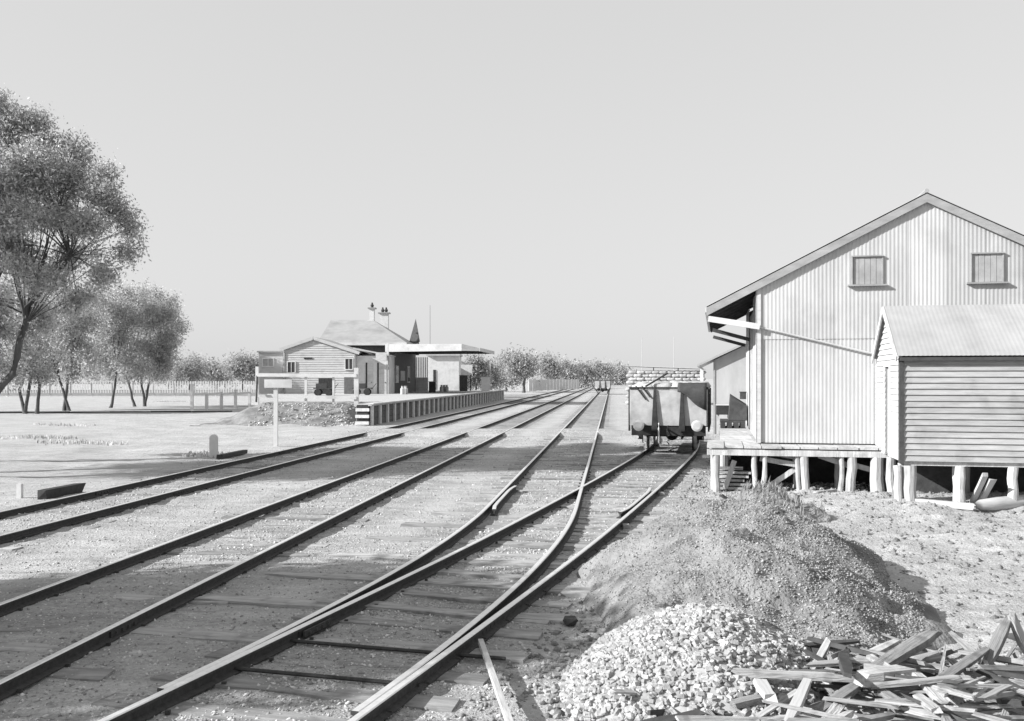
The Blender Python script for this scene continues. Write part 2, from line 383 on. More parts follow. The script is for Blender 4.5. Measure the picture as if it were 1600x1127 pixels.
sweep('check_rail', X3, -(GA / 2 + .035) + .12, 17.6, 21.5, tA, 0, flare=.06)
sweep('check_rail', X4, (GA / 2 + .035) - .12, 17.5, 21.4, tB, 0, flare=-.06)
# frog and tie bar between the blades
mb = MB(); mb.tube([(float(tx(X4, 8.9)) - .95, 8.9 + .27, .06), (float(tx(X4, 8.9)) + 1.25, 8.9 - .36, .06)], .018, 6); mb.build('stretcher_bar', M_railside, tB)
mb = MB(); mb.tube([(float(tx(X4, 8.0)) - .85, 8.0 + .27, .06), (float(tx(X4, 8.0)) + .85, 8.0 - .2, .06)], .018, 6); mb.build('stretcher_bar', M_railside, tB)

# sandy cart crossing is part of the ground height; a pale path edge by the trees
mb = MB(); 
for i in range(14):
    x0 = -62 + i * 2.9; p = lambda x: Vector((x, 66 + (x + 62) * .19 + .4 * math.sin(x * .3), .06))
    mb.beam(p(x0), p(x0 + 2.85), .16, .10 + .05 * math.sin(i * 1.7))
kb = mb.build('path_edging', M_dark); tag(kb, 'long low timber edging, shadow line painted into its dark colour, along the path in front of the trees', 'edging')  # dark colour carries the shadow line that the edging throws
mb = MB(); k = 24; vs = []
for i in range(k + 1):
    x = -80 + i * 2.4; y = 66 + (x + 62) * .19; vs += [(x, y + .5, .055 + .0), (x, y + 3.4, .055)]
mb.poly(vs, [(2 * i, 2 * i + 2, 2 * i + 3, 2 * i + 1) for i in range(k)]); tag(mb.build('path', M_gravel), kind='structure')

# ------------------------------------------------------------------ goods shed
AX = (0.978, -0.2086); AY = (0.2086, 0.978)
FR = ((5.65, 22.0, 0.0), AX, AY)
DZ = 1.07; SR = 3.59; ZE = 4.66; SLP = (6.50 - 4.66) / 3.59; TL = 9.2
def wtop(s): return 6.50 - SLP * abs(s - SR)
shed = thing('goods_shed', 'tall corrugated iron goods shed with gable end facing the camera', 'shed', (5.65, 22, 0))
def corr(name, plane, u0, u1, zf0, zf1, parent, m, amp=.0042, pitch=.085, step=5, off=0.0, sub=1):
    # corrugated sheet: plane(u, out, z) -> (s,t,z)
    n = max(2, int(round((u1 - u0) / pitch * step))); vs = []; fs = []
    for i in range(n + 1):
        u = u0 + (u1 - u0) * i / n; o = off + amp * math.sin(2 * math.pi * u / pitch)
        vs += [plane(u, o, zf0(u)), plane(u, o, max(zf0(u) + .001, zf1(u)))]
    fs = [(2 * i, 2 * i + 2, 2 * i + 3, 2 * i + 1) for i in range(n)]
    mb = MB(FR); mb.poly(vs, fs); return mb.build(name, m, parent, smooth=True)
front = lambda u, o, z: (u, -o, z)
ZL = 3.45
cw = SR * 2 / 9
for k in range(9):
    a, b = k * cw, (k + 1) * cw + .03
    b = min(b, SR * 2)
    corr('wall_sheet', front, a, b, lambda u: DZ + .02, lambda u: min(ZL + .06, wtop(u)), shed, M_iron, off=.006 * (k % 2))
    corr('wall_sheet', front, a, b, lambda u: ZL, lambda u: wtop(u) - .01, shed, M_iron, off=.014 + .006 * (k % 2))
side = lambda u, o, z: (-o, u, z)
k = 0; u = 0.0
while u < TL:
    b = min(TL, u + .8)
    if not (3.2 < u + .4 < 6.3): corr('side_sheet', side, u, b + (.02 if b < TL else 0), lambda q: DZ + .02, lambda q: ZE - .02, shed, M_iron, off=.006 * (k % 2), step=4)
    u = b; k += 1
mb = MB(FR); mb.box(.02, .06, 3.1, 6.5, DZ, ZE - .3); mb.build('sliding_door', M_board, shed)
mb = MB(FR); mb.box(SR * 2 - .03, SR * 2, 0.03, TL, DZ, ZE); mb.poly([(0, TL, DZ), (SR * 2 - .04, TL, DZ), (SR * 2 - .04, TL, ZE), (SR, TL, 6.5), (0, TL, ZE)], [(0, 1, 2, 3, 4)]); mb.box(.03, SR * 2 - .05, .05, TL - .05, DZ - .06, DZ); mb.build('back_wall', M_iron, shed)
# corner trim
mb = MB(FR); mb.box(-.06, .05, -.05, -.022, DZ + .02, ZE - .03); mb.box(-.06, -.03, -.05, .08, DZ + .02, ZE - .03); mb.build('corner_trim', M_gboard, shed)
# roof sheets
def roofsheet(side_, t0, t1, name='roof_sheet'):
    s_end = -1.17 if side_ < 0 else SR * 2 + 1.17
    n = 36; vs = []
    for i in range(n + 1):
        t = t0 + (t1 - t0) * i / n; o = .012 * math.sin(2 * math.pi * t / .09)
        vs += [(SR, t, 6.66 + o), (s_end, t, 6.66 + o - SLP * abs(s_end - SR))]
    mb = MB(FR); mb.poly(vs, [(2 * i, 2 * i + 1, 2 * i + 3, 2 * i + 2) if side_ < 0 else (2 * i, 2 * i + 2, 2 * i + 3, 2 * i + 1) for i in range(n)])
    return mb.build(name, M_roof, shed, smooth=True)
t = -.13
while t < TL + .3:
    for s in (-1, 1): roofsheet(s, t, t + .78)
    t += .76
# barge boards, rafters, purlins
for sgn, e in ((-1, -1.17), (1, SR * 2 + 1.17)):
    mb = MB(FR); z1 = 6.63; z0 = 6.63 - SLP * abs(e - SR)
    mb.poly([(SR, -.115, z1), (SR, -.115, z1 - .19), (e, -.115, z0 - .19), (e, -.115, z0), (SR, -.075, z1), (SR, -.075, z1 - .19), (e, -.075, z0 - .19), (e, -.075, z0)],
            [(0, 1, 2, 3), (7, 6, 5, 4), (0, 3, 7, 4), (1, 5, 6, 2), (3, 2, 6, 7)]); mb.build('barge_board', M_barge, shed)
    for k in range(8):
        tt = .08 + k * 1.3; mb = MB(FR); a = 0 if sgn < 0 else SR * 2
        mb.beam((SR + sgn * -0.0, tt, 6.56) if False else (a + (.05 if sgn < 0 else -.05), tt, wtop(a) + .04), (e - sgn * .03, tt, 6.60 - SLP * abs(e - SR) - .06), .07, .11)
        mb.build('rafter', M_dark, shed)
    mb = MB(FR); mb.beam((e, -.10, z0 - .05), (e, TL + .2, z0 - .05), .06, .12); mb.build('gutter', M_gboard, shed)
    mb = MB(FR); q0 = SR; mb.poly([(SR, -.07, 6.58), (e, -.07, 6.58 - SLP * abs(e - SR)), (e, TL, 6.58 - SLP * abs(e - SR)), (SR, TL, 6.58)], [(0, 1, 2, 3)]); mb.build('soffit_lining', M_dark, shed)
mb = MB(FR); mb.tube([(SR, -.12, 6.69), (SR, TL + .3, 6.69)], .05, 8); mb.build('ridge_cap', M_roof, shed)
# eave brackets: timber tie to the near eave, and struts along the awning
mb = MB(FR); mb.beam((-1.13, -.16, 3.93), (0.02, -.12, 3.735), .07, .13); mb.build('eave_tie', M_white, shed)
for tt in (4.4, 8.9):
    mb = MB(FR); mb.beam((-1.05, tt, 3.9), (-.05, tt, 3.62), .07, .10); mb.build('eave_strut', M_dark, shed)
mb = MB(FR); mb.tube([(0.02, -.075, 3.73), (2.66, -.075, 3.06)], .022, 6); mb.build('wall_pipe', M_iron, shed)
for sc in (2.35, 4.83):
    w = thing_w = None
    mb = MB(FR); h = .31; zc = 2.55 + 169 * 21.45 / F
    mb.box(sc - h - .03, sc - h, -.085, -.028, zc - h, zc + h); mb.box(sc + h, sc + h + .03, -.06, -.028, zc - h, zc + h)
    mb.box(sc - h - .03, sc + h + .03, -.09, -.028, zc + h, zc + h + .03)
    wf = mb.build('window', M_barge, shed)
    mb = MB(FR); mb.box(sc - h - .11, sc + h + .11, -.12, -.028, zc - h - .035, zc - h); mb.build('sill', M_barge, wf)
    mb = MB(FR); mb.box(sc - h, sc + h, -.036, -.029, zc - h, zc + h); mb.build('pane', M_pane, wf)
    for k in range(5):
        xk = sc - h + .02 + k * .122; mb = MB(FR); mb.box(xk, xk + .113, -.046 - .004 * (k % 2), -.037, zc - h + .01, zc + h - .01); mb.build('shutter_board', M_pane, wf)

# ------------------------------------------------------------------ loading platform of planks on posts
deck = thing('loading_platform', 'raised timber loading platform on crooked posts in front of the shed', 'loading platform', (5.65, 22, 0))
s = -1.15; k = 0
while s < 3.02:
    wd = rng.uniform(.38, .44); mb = MB(FR); e = -.92 + rng.uniform(-.02, .03)
    mb.box(s, min(s + wd - .02, 3.05), e, -.07 if s > -.05 else 1.0, DZ - .055, DZ - rng.uniform(0, .008)); mb.build('deck_plank', M_plank, deck); s += wd
t = 1.02
while t < 9.6:
    mb = MB(FR); mb.box(-.86, -.08, t, t + .205, DZ - .055, DZ - rng.uniform(0, .01)); mb.build('deck_plank', M_plank, deck); t += .22
mb = MB(FR); mb.beam((-1.15, -.85, DZ - .15), (3.06, -.85, DZ - .15), .10, .13); mb.build('front_beam', M_timber, deck)
mb = MB(FR); mb.beam((-1.1, -.25, DZ - .14), (3.0, -.25, DZ - .14), .10, .15); mb.build('rear_beam', M_timber, deck)
mb = MB(FR); mb.beam((-.78, 1.0, DZ - .14), (-.78, 9.6, DZ - .14), .10, .15); mb.build('side_beam', M_timber, deck)
def crooked(name, x, y, z0, z1, r0, r1, parent, frame=FR, lean=.0, m=M_timber):
    mb = MB(frame); n = 5; pts = []; rad = []
    for i in range(n): 
        f = i / (n - 1); pts.append((x + lean * f + rng.uniform(-.015, .015), y + rng.uniform(-.01, .01), z0 + (z1 - z0) * f)); rad.append(r0 + (r1 - r0) * f + rng.uniform(-.006, .006))
    mb.tube(pts, rad, 9); return mb.build(name, m, parent)
for (px, r0, r1, ln) in ((1119, .075, .08, 0), (1180, .055, .05, -.04), (1191, .06, .05, .06), (1248, .05, .055, -.05), (1259, .07, .10, -.06), (1313, .06, .055, .02), (1327, .11, .10, .06), (1370, .15, .13, 0)):
    q = px / F - 800 / F; s0 = (q * 21.2 - 5.65 + .178) / (.978 + .2086 * q); crooked('support_post', s0, -.84 + rng.uniform(0, .05), -.1, DZ - .215, r0, r1, deck, lean=ln)
for s0 in (-1.0, -.1, .8, 1.7, 2.7): crooked('support_post', s0, -.24, -.1, DZ - .215, .07, .065, deck)
for t0 in (1.4, 3, 4.6, 6.2, 7.8, 9.3): crooked('support_post', -.78, t0, -.1, DZ - .215, .08, .075, deck)
for a, b in (((.0, -.70, .78), (1.0, -.70, .62)), ((1.25, -.66, .86), (2.0, -.66, .62)), ((2.02, -.64, .66), (2.75, -.64, .46)), ((.15, -.62, .12), (.9, -.62, .66)), ((-.75, -.62, .1), (-.55, -.62, .72)), ((0.0, -.6, .95), (.85, -.6, .80))):
    mb = MB(FR); mb.beam(a, b, .05, .11); mb.build('brace', M_timber, deck)
# dark boards added on track side and at back to block sun below the deck
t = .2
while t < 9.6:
    mb = MB(FR); mb.box(-.71, -.68, t, t + .29, -.05, DZ - .22 - rng.uniform(0, .03)); mb.build('sun_block_board', M_dark, deck); t += .30
mb = MB(FR); mb.box(-.60, SR * 2, 1.6, 1.64, -.1, DZ - .08); mb.build('shade_backing', M_dark, deck)
# stacked boards under the platform
for i in range(6):
    p0 = G(1128, 722 + i * 5, 0.0); z = .52 - i * .085; mb = MB(FR); mb.beam((-.95, -.35 - .03 * i, z), (-.3 + rng.uniform(-.1, .15), -.38 - .03 * i, z), .25, .05)
    tag(mb.build('stacked_board', M_scrap), ('topmost', 'second', 'third', 'fourth', 'fifth', 'lowest')[i] + ' pale board in the stack under the left end of the loading platform', 'board', 'boards stacked under the platform')
n = 700
q = NR.uniform(-.9, 7, n); tt = NR.uniform(-.75, 1.2, n)
xs = 5.65 + AX[0] * q + AY[0] * tt; ys = 22 + AX[1] * q + AY[1] * tt; zs = H(xs, ys)[0]
tag(chips('rubble', xs, ys, zs + .03, NR.uniform(.02, .09, n), M_stone), 'loose rubble lying under the loading platform and hut', 'rubble', kind='stuff')

# ------------------------------------------------------------------ weatherboard hut on stumps
HF = ((7.51, 18.5, 0.0), AX, AY); HD = 2.93; HZ0 = .98; HZ1 = 2.95; HLEN = 5.2; HR = 4.0
hut = thing('weatherboard_hut', 'small weatherboard hut on timber stumps against the shed gable', 'hut', (7.51, 18.5, 0))
nb = 17; bh = (HZ1 - HZ0) / nb
for i in range(nb):
    z = HZ0 + i * bh; mb = MB(HF)
    mb.poly([(.03, -.004, z + bh), (.03, -.036, z - .012), (HLEN, -.036 - rng.uniform(0, .006), z - .012 + rng.uniform(-.006, .006)), (HLEN, -.004, z + bh), (.03, .02, z + bh), (.03, .02, z), (HLEN, .02, z), (HLEN, .02, z + bh)],
            [(0, 1, 2, 3), (1, 5, 6, 2), (0, 3, 7, 4), (0, 4, 5, 1), (3, 2, 6, 7)]); mb.build('weatherboard', M_board, hut)
# gable end boards facing the rails, broken by the doorway
DR0, DR1, DRZ = 1.18, 1.72, 2.80
def gtop(t): return HZ1 + (HR - HZ1) * (1 - abs(t - HD / 2) / (HD / 2))
z = HZ0
while z < HR - .05:
    zt = min(z + bh, HR - .02); a = 0; b = HD
    if z + bh * .5 > HZ1:
        f = 1 - (z + bh * .5 - HZ1) / (HR - HZ1); a = HD / 2 - HD / 2 * f; b = HD / 2 + HD / 2 * f
    spans = [(a, DR0), (DR1, b)] if z + bh * .5 < DRZ else [(a, b)]
    for (u0, u1) in spans:
        mb = MB(HF); mb.poly([(-.004, u0, zt), (-.034, u0, z - .012), (-.034, u1, z - .012), (-.004, u1, zt), (.02, u0, zt), (.02, u0, z), (.02, u1, z), (.02, u1, zt)], [(0, 1, 2, 3), (1, 5, 6, 2), (0, 3, 7, 4), (0, 4, 5, 1), (3, 2, 6, 7)]); mb.build('gable_board', M_gboard, hut)
    z += bh
mb = MB(HF); mb.box(.06, .09, DR0 + .002, DR1 - .002, HZ0 + .03, DRZ - .03); dr = mb.build('door', M_shadewall, hut)
mb = MB(HF); mb.box(-.045, .05, DR0 - .05, DR0, HZ0, DRZ + .05); mb.box(-.045, .05, DR1, DR1 + .05, HZ0, DRZ + .05); mb.box(-.045, .05, DR0, DR1, DRZ, DRZ + .05); mb.build('door_frame', M_white, dr)
mb = MB(HF); mb.box(-.05, .03, -.05, -.037, HZ0 - .06, HZ1); mb.box(-.05, -.036, -.037, .07, HZ0 - .06, HZ1); mb.build('corner_trim', M_dark, hut)
for sgn in (0, 1):
    e = -.10 if sgn == 0 else HD - .03; tm = HD / 2; ze = HZ1 - .02; u = -.10; n_ = 0
    while u < HLEN + .1:
        n = 30; vs = []
        for i in range(n + 1):
            ss0 = u + .8 * i / n; o = .003 * math.sin(2 * math.pi * ss0 / .085); vs += [(ss0, tm, HR + .06 + o), (ss0, e, ze + .06 + o)]
        mb = MB(HF); mb.poly(vs, [(2 * i, 2 * i + 1, 2 * i + 3, 2 * i + 2) for i in range(n)]); mb.build('roof_sheet', M_roof, hut, smooth=True); u += .78
    mb = MB(HF); mb.beam((-.11, tm, HR - .0), (-.11, e, ze - .0), .03, .12, up=(0, 0, 1)); mb.build('barge_board', M_gboard, hut)
mb = MB(HF); mb.box(-.05, HLEN, -.13, -.06, HZ1 - .055, HZ1 + .01); mb.build('gutter', M_dark, hut)
mb = MB(HF); mb.box(.05, HLEN, .03, .10, HZ0 - .10, HZ0 - .001); mb.box(.03, HLEN, .12, HD, HZ0 - .05, HZ0 - .002); mb.build('floor_frame', M_timber, hut)
mb = MB(HF); mb.box(HLEN - .03, HLEN, .03, HD, HZ0, HZ1); mb.box(.03, HLEN, HD - .04, HD, HZ0, HZ1); mb.build('rear_wall', M_board, hut)
for (s0, t0, r) in ((-.07, .0, .075), (.02, .14, .07), (.14, .02, .13), (1.06, .06, .10), (1.02, .25, .06), (1.98, .06, .10), (2.9, .06, .10), (3.9, .06, .1), (.06, 1.5, .1), (.1, 2.7, .1), (1.5, 1.6, .1), (3, 1.6, .1), (1.6, 2.7, .1)):
    crooked('stump', s0, t0, .0, HZ0 - .10 if t0 < .12 else HZ0 - .06, r, r * .92, hut, HF)
mb = MB(HF); mb.box(.1, HLEN, 2.3, 2.34, 0, HZ0 - .06); mb.build('shade_backing', M_dark, hut)  # dark backing stands in for the shade below the hut floor

# timbers lying and leaning before the hut, pale log
def plankobj(name, p0, p1, w, t, m, label, cat, group=None, up=(0, 0, 1)):
    p0 = Vector(p0); p1 = Vector(p1); L = (p1 - p0).length; d = (p1 - p0).normalized()
    u = Vector(up); 
    if abs(d.dot(u)) > .97: u = Vector((0, 1, 0))
    y = u.cross(d).normalized(); z = d.cross(y).normalized()
    n = 4; vs = []; ta = (rng.uniform(.7, 1.05), rng.uniform(.55, 1.05)) if 'scrap' in name else (1, 1); j = lambda a: rng.uniform(-a, a)
    for i in range(n):
        x = -L / 2 + L * i / (n - 1); b_ = j(w * .06); k = 1 + j(.08)
        e = (i in (0, n - 1)); k *= ta[0] if i == 0 else (ta[1] if i == n - 1 else 1)
        for (a, c) in ((-1, -1), (1, -1), (1, 1), (-1, 1)):
            vs.append((x + (j(w * .55) if e else 0), b_ + a * w / 2 * k, c * t / 2 * k))
    fs = [(3, 2, 1, 0), tuple(range(4 * (n - 1), 4 * n))]
    for i in range(n - 1):
        for a in range(4): fs.append((4 * i + a, 4 * i + (a + 1) % 4, 4 * i + 4 + (a + 1) % 4, 4 * i + 4 + a))
    me = bpy.data.meshes.new(name); me.from_pydata(vs, [], fs); me.materials.append(m); me.update()
    o = link(name, me); o.matrix_world = Matrix.Translation((p0 + p1) / 2) @ Matrix((d, y, z)).transposed().to_4x4()
    return tag(o, label, cat, group)
plankobj('leaning_plank', G(1517, 790, .1), P(1540, 741, 18.0), .10, .05, M_log, 'pale plank leaning against the hut stump, the left of two crossed planks', 'plank')
plankobj('leaning_plank', G(1530, 788, .12), P(1551, 750, 18.0), .11, .05, M_log, 'pale plank leaning beside the white log, the right of two crossed planks', 'plank')
plankobj('ground_pole', G(1335, 786, .13), G(1420, 783, .20), .10, .10, M_timber, 'grey pole lying on the ground in front of the hut, left piece', 'pole')
plankobj('ground_pole', G(1423, 783, .20), G(1522, 792, .17), .10, .12, M_log, 'pale squared pole lying on the ground below the hut stumps', 'pole')
plankobj('ground_pole', G(1208, 778, .05), G(1272, 780, .08), .06, .05, M_timber, 'thin grey rail lying on the ground under the loading platform', 'pole')
mb = MB(); a = G(1524, 790, .18); b = G(1640, 782, .22); mb.tube([a, a.lerp(b, .06), a.lerp(b, .3), a.lerp(b, .7), b], [.04, .10, .13, .14, .14], 14)
tag(mb.build('bleached_log', M_log, smooth=True), 'thick bleached white log lying on the ground at the right edge', 'log')
mb = MB(); a = G(1248, 800, .0); mb.tube([a, a + Vector((0, 0, .32))], .02, 6); tag(mb.build('iron_stake', M_black), 'short dark iron stake standing in front of the loading platform', 'stake')
for i, (a, b, c, d) in enumerate(((1190, 752, 1222, 748), (1300, 765, 1312, 765), (1275, 762, 1305, 758), (1330, 768, 1372, 764), (1240, 770, 1262, 768))):
    plankobj('loose_board', G(a, b + 8, .12), G(c, d + 8, .14), .10, .05, M_timber, 'loose weathered board in the rubble under the loading platform, ' + ('by the stacked boards', 'by the thick middle post', 'left of the thick middle post', 'by the wide right post', 'by the thin paired posts')[i], 'board', 'loose boards under the loading platform')

# ------------------------------------------------------------------ things stacked on the loading platform
def shp(name, vs, fs, m, label, cat): 
    mb = MB(FR); mb.poly(vs, fs); return tag(mb.build(name, m, bevel=.015), label, cat)
BX = [(0, 3, 2, 1), (4, 5, 6, 7), (0, 1, 5, 4), (1, 2, 6, 5), (2, 3, 7, 6), (3, 0, 4, 7)]
pal = thing('pallet', 'dark low timber stage under the covered crate on the loading platform', 'pallet', (7.0, 29.2, DZ))
for i in range(5):
    mb = MB(FR); mb.box(-.84, -.1, 6.9 + i * .3, 7.17 + i * .3, DZ + .16, DZ + .22); mb.build('slat', M_dark, pal)
for x in (-.8, -.6, -.4, -.21):
    mb = MB(FR); mb.box(x - .03, x + .11, 6.86, 8.4, DZ, DZ + .158); mb.build('bearer', M_dark, pal)
shp('covered_crate', [(-.60, 7.0, DZ + .22), (-.03, 7.0, DZ + .22), (-.03, 8.0, DZ + .22), (-.60, 8.0, DZ + .22), (-.54, 7.1, DZ + .98), (-.04, 7.1, DZ + .66), (-.04, 7.9, DZ + .7), (-.54, 7.9, DZ + 1.02)], BX, M_tarp, 'dark sheeted crate with sloping top on the loading platform', 'crate')
bxo = thing('packing_box', 'small dark box perched on the sheeted crate beside the shed wall', 'box', (7.3, 29.3, DZ + .85))
mb = MB(FR); mb.box(-.24, -.06, 7.3, 7.7, DZ + .86, DZ + 1.06); mb.build('body', M_tarp, bxo); mb = MB(FR); mb.box(-.26, -.05, 7.28, 7.72, DZ + 1.062, DZ + 1.085); mb.build('lid', M_dark, bxo)
bxo = thing('packing_case', 'low black case at the track edge of the loading platform', 'case', (6.8, 31, DZ))
mb = MB(FR); mb.box(-.95, -.52, 9.0, 9.55, DZ + .32, DZ + .62); mb.build('body', M_black, bxo); mb = MB(FR); mb.box(-.92, -.86, 9.1, 9.5, DZ, DZ + .32); mb.box(-.6, -.54, 9.1, 9.5, DZ, DZ + .32); mb.build('foot', M_timber, bxo)
mb = MB(FR); mb.box(-.97, -.5, 8.98, 9.57, DZ + .622, DZ + .65); mb.build('lid', M_white, bxo)

# ------------------------------------------------------------------ open goods wagons
def make_wagon(label, group):
    w = thing('goods_wagon', label, 'wagon', (0, 0, 0), group)
    L = 6.2; hw = 1.22; z0 = 1.02; z1 = 2.20; g = GA / 2 + .035; RT = .15
    def part(name, m, fn, parent=w, bevel=0, smooth=False):
        mb = MB(); fn(mb); return mb.build(name, m, parent, local=True, bevel=bevel, smooth=smooth)
    for (y, s) in ((0, -1), (L, 1)):
        part('end_panel', M_wagon, lambda b: b.box(-hw, hw, y - .04, y + .04, z0, z1))
        for k in range(1, 5): pass
        for x in (-.44, .44):
            part('end_stanchion', M_black, lambda b: b.poly([(x - .11, y + s * .041, z0 - .18), (x + .11, y + s * .041, z0 - .18), (x + .035, y + s * .041, z1 + .01), (x - .035, y + s * .041, z1 + .01), (x - .10, y + s * .16, z0 - .18), (x + .10, y + s * .16, z0 - .18), (x + .03, y + s * .10, z1 + .01), (x - .03, y + s * .10, z1 + .01)],
                 [(0, 1, 2, 3), (4, 7, 6, 5), (0, 4, 5, 1), (1, 5, 6, 2), (2, 6, 7, 3), (3, 7, 4, 0)]))
        part('top_rail', M_black, lambda b: b.box(-hw - .05, hw + .05, y - .07, y + .07, z1 + .012, z1 + .08))
        hs = part('headstock', M_black, lambda b: b.box(-1.2, 1.2, y + (.0 if s < 0 else -.16), y + (.16 if s < 0 else 0), z0 - .33, z0 - .005))
        for x in (-.93, .93):
            bf = part('buffer', M_black, lambda b: b.tube([(x, y, z0 + .02), (x, y + s * .3, z0 + .02), (x, y + s * .31, z0 + .02), (x, y + s * .46, z0 + .02)], [.13, .10, .06, .06], 14))
            part('buffer_head', M_gboard, lambda b: b.tube([(x, y + s * .46, z0 + .02), (x, y + s * .50, z0 + .02), (x, y + s * .52, z0 + .02)], [.18, .18, .12], 20), bf)
        part('coupling_hook', M_black, lambda b: b.tube([(0, y, z0 - .14), (0, y + s * .28, z0 - .14), (0, y + s * .34, z0 - .06), (0, y + s * .26, z0 + .0)], .03, 8))
        part('coupling_chain', M_black, lambda b: [b.tube([(.05, y + s * .24, z0 - .16 - k * .15), (-.05, y + s * .24, z0 - .2 - k * .15), (.04, y + s * .24, z0 - .3 - k * .15)], .02, 6) for k in range(3)])
        part('brake_hose', M_white, lambda b: b.tube([(-.30, y + s * .12, z0 + .08), (-.30, y + s * .22, z0 - .1), (-.29, y + s * .22, z0 - .55), (-.25, y + s * .2, z0 - .62)], .028, 8))
    for s in (-1, 1):
        x = s * hw
        part('side_panel', M_wagon, lambda b: b.box(x - .04, x + .04, .045, L - .045, z0, z1))
        for y in (.25, 1.3, 2.45, 3.75, 4.9, 5.95):
            part('side_stanchion', M_black, lambda b: b.box(x + (.042 if s > 0 else -.10), x + (.10 if s > 0 else -.042), y - .05, y + .05, z0 - .2, z1))
        dr = part('side_door', M_wagon, lambda b: b.box(x + (.042 if s > 0 else -.07), x + (.07 if s > 0 else -.042), 2.52, 3.68, z0 + .03, z1 - .02))
        part('door_hinge', M_black, lambda b: [b.box(x + (.072 if s > 0 else -.085), x + (.085 if s > 0 else -.072), q - .03, q + .03, z0 + .02, z1 - .1) for q in (2.8, 3.4)], dr)
        part('side_rail', M_black, lambda b: b.box(x - .06, x + .06, .075, L - .075, z1 + .002, z1 + .07))
        part('solebar', M_black, lambda b: b.box(s * .95 - .07, s * .95 + .07, .17, L - .17, z0 - .30, z0 - .01))
        part('brake_lever', M_white, lambda b: b.beam((s * 1.08, 1.2, .55), (s * 1.08, 3.6, .75), .03, .06))
        for y in (1.45, L - 1.45):
            rm = .48
            wh = part('wheel', M_black, lambda b: (b.disc((s * g, y, RT + rm), (1, 0, 0), rm, .12, 28), b.disc((s * (g - .08), y, RT + rm), (1, 0, 0), rm + .03, .04, 28)))
            part('tyre', M_railtop, lambda b: b.tube([(s * g - .055, y, RT + rm), (s * g + .055, y, RT + rm)], rm + .004, 28, cap=False), wh)
            part('axle_box', M_black, lambda b: b.box(s * .98 - .12, s * .98 + .14, y - .14, y + .14, RT + rm - .15, RT + rm + .15))
            part('leaf_spring', M_black, lambda b: [b.box(s * .98 - .05, s * .98 + .05, y - .5 + k * .09, y + .5 - k * .09, .80 - k * .03, .825 - k * .03) for k in range(4)])
            part('axle_guard', M_black, lambda b: [b.beam((s * .93, y + q * .42, z0 - .3), (s * .93, y + q * .17, .4), .03, .06) for q in (-1, 1)])
    for y in (1.45, L - 1.45): part('axle', M_black, lambda b: b.tube([(-.95, y, .63), (.95, y, .63)], .06, 10))
    part('floor', M_dark, lambda b: b.box(-hw + .045, hw - .045, .045, L - .045, z0 - .0, z0 + .06))
    part('brake_gear', M_black, lambda b: (b.beam((-.5, 1.0, .62), (-.5, 5.2, .62), .05, .07), b.beam((.4, .9, .55), (.4, 5.2, .55), .06, .06), b.tube([(0, 2.4, .6), (0, 3.6, .6)], .22, 14)))
    return w
wag = make_wagon('open goods wagon piled with sacks on the siding beside the shed', 'open goods wagons')
wy0, wy1 = 31.4, 37.6
def place_wagon(w, X, y):
    L = 6.2; x0 = float(tx(X, y)); x1 = float(tx(X, y + L * .98)); a = math.atan2(x1 - x0, L * .98); w.location = (x0, y, 0); w.rotation_euler = (0, 0, -a); return a
wagf = copy_tree(wag); wagf['label'] = 'distant open goods wagon standing empty on the curving main track'
wa = place_wagon(wag, X4, wy0); place_wagon(wagf, X3, 155)
WM = Matrix.Translation(wag.location) @ Matrix.Rotation(-wa, 4, 'Z')
# sacks in the wagon
def sack_mesh(seed):
    r_ = random.Random(seed); mb = MB(); n1, n2 = 9, 14; vs = []
    for i in range(n1):
        f = i / (n1 - 1); c = -.5 + f
        rr = max(.02, (1 - abs(2 * f - 1) ** 5)) 
        for j in range(n2):
            a = 2 * math.pi * j / n2; q = 1 + r_.uniform(-.07, .07)
            vs.append((c * .95, math.cos(a) * .27 * rr * q, math.sin(a) * .19 * rr * q + .02 * math.sin(9 * f)))
    fs = [(i * n2 + j, i * n2 + (j + 1) % n2, (i + 1) * n2 + (j + 1) % n2, (i + 1) * n2 + j) for i in range(n1 - 1) for j in range(n2)]
    me = bpy.data.meshes.new('sack'); me.from_pydata(vs, [], fs); me.materials.append(M_sack); me.polygons.foreach_set('use_smooth', [True] * len(fs)); me.update(); return me
SK = [sack_mesh(i) for i in range(4)]
k = 0
for layer, (nx_, nyy, z) in enumerate(((4, 8, 2.0), (4, 8, 2.24))):
    for i in range(nx_):
        for j in range(nyy):
            o = link('sack', SK[k % 4]); x = (i - (nx_ - 1) / 2) * .56 + rng.uniform(-.06, .06) ; y = .45 + layer * .25 + j * .70 + rng.uniform(-.06, .06)
            o.matrix_world = WM @ Matrix.Translation((x, y, z + rng.uniform(-.04, .04))) @ Matrix.Rotation(rng.uniform(-.25, .25) + (1.57 if k % 3 == 0 else 0), 4, 'Z') @ Matrix.Rotation(rng.uniform(-.15, .15), 4, 'Y')
            tag(o, 'pale sack, %s layer of the wagon load, %s row back, %s' % (('bottom', 'middle', 'top')[layer], ('first', 'second', 'third', 'fourth', 'fifth', 'sixth', 'seventh', 'eighth')[j], ('leftmost', 'second from left', 'third from left', 'rightmost')[i]), 'sack', 'sacks heaped in the wagon'); k += 1
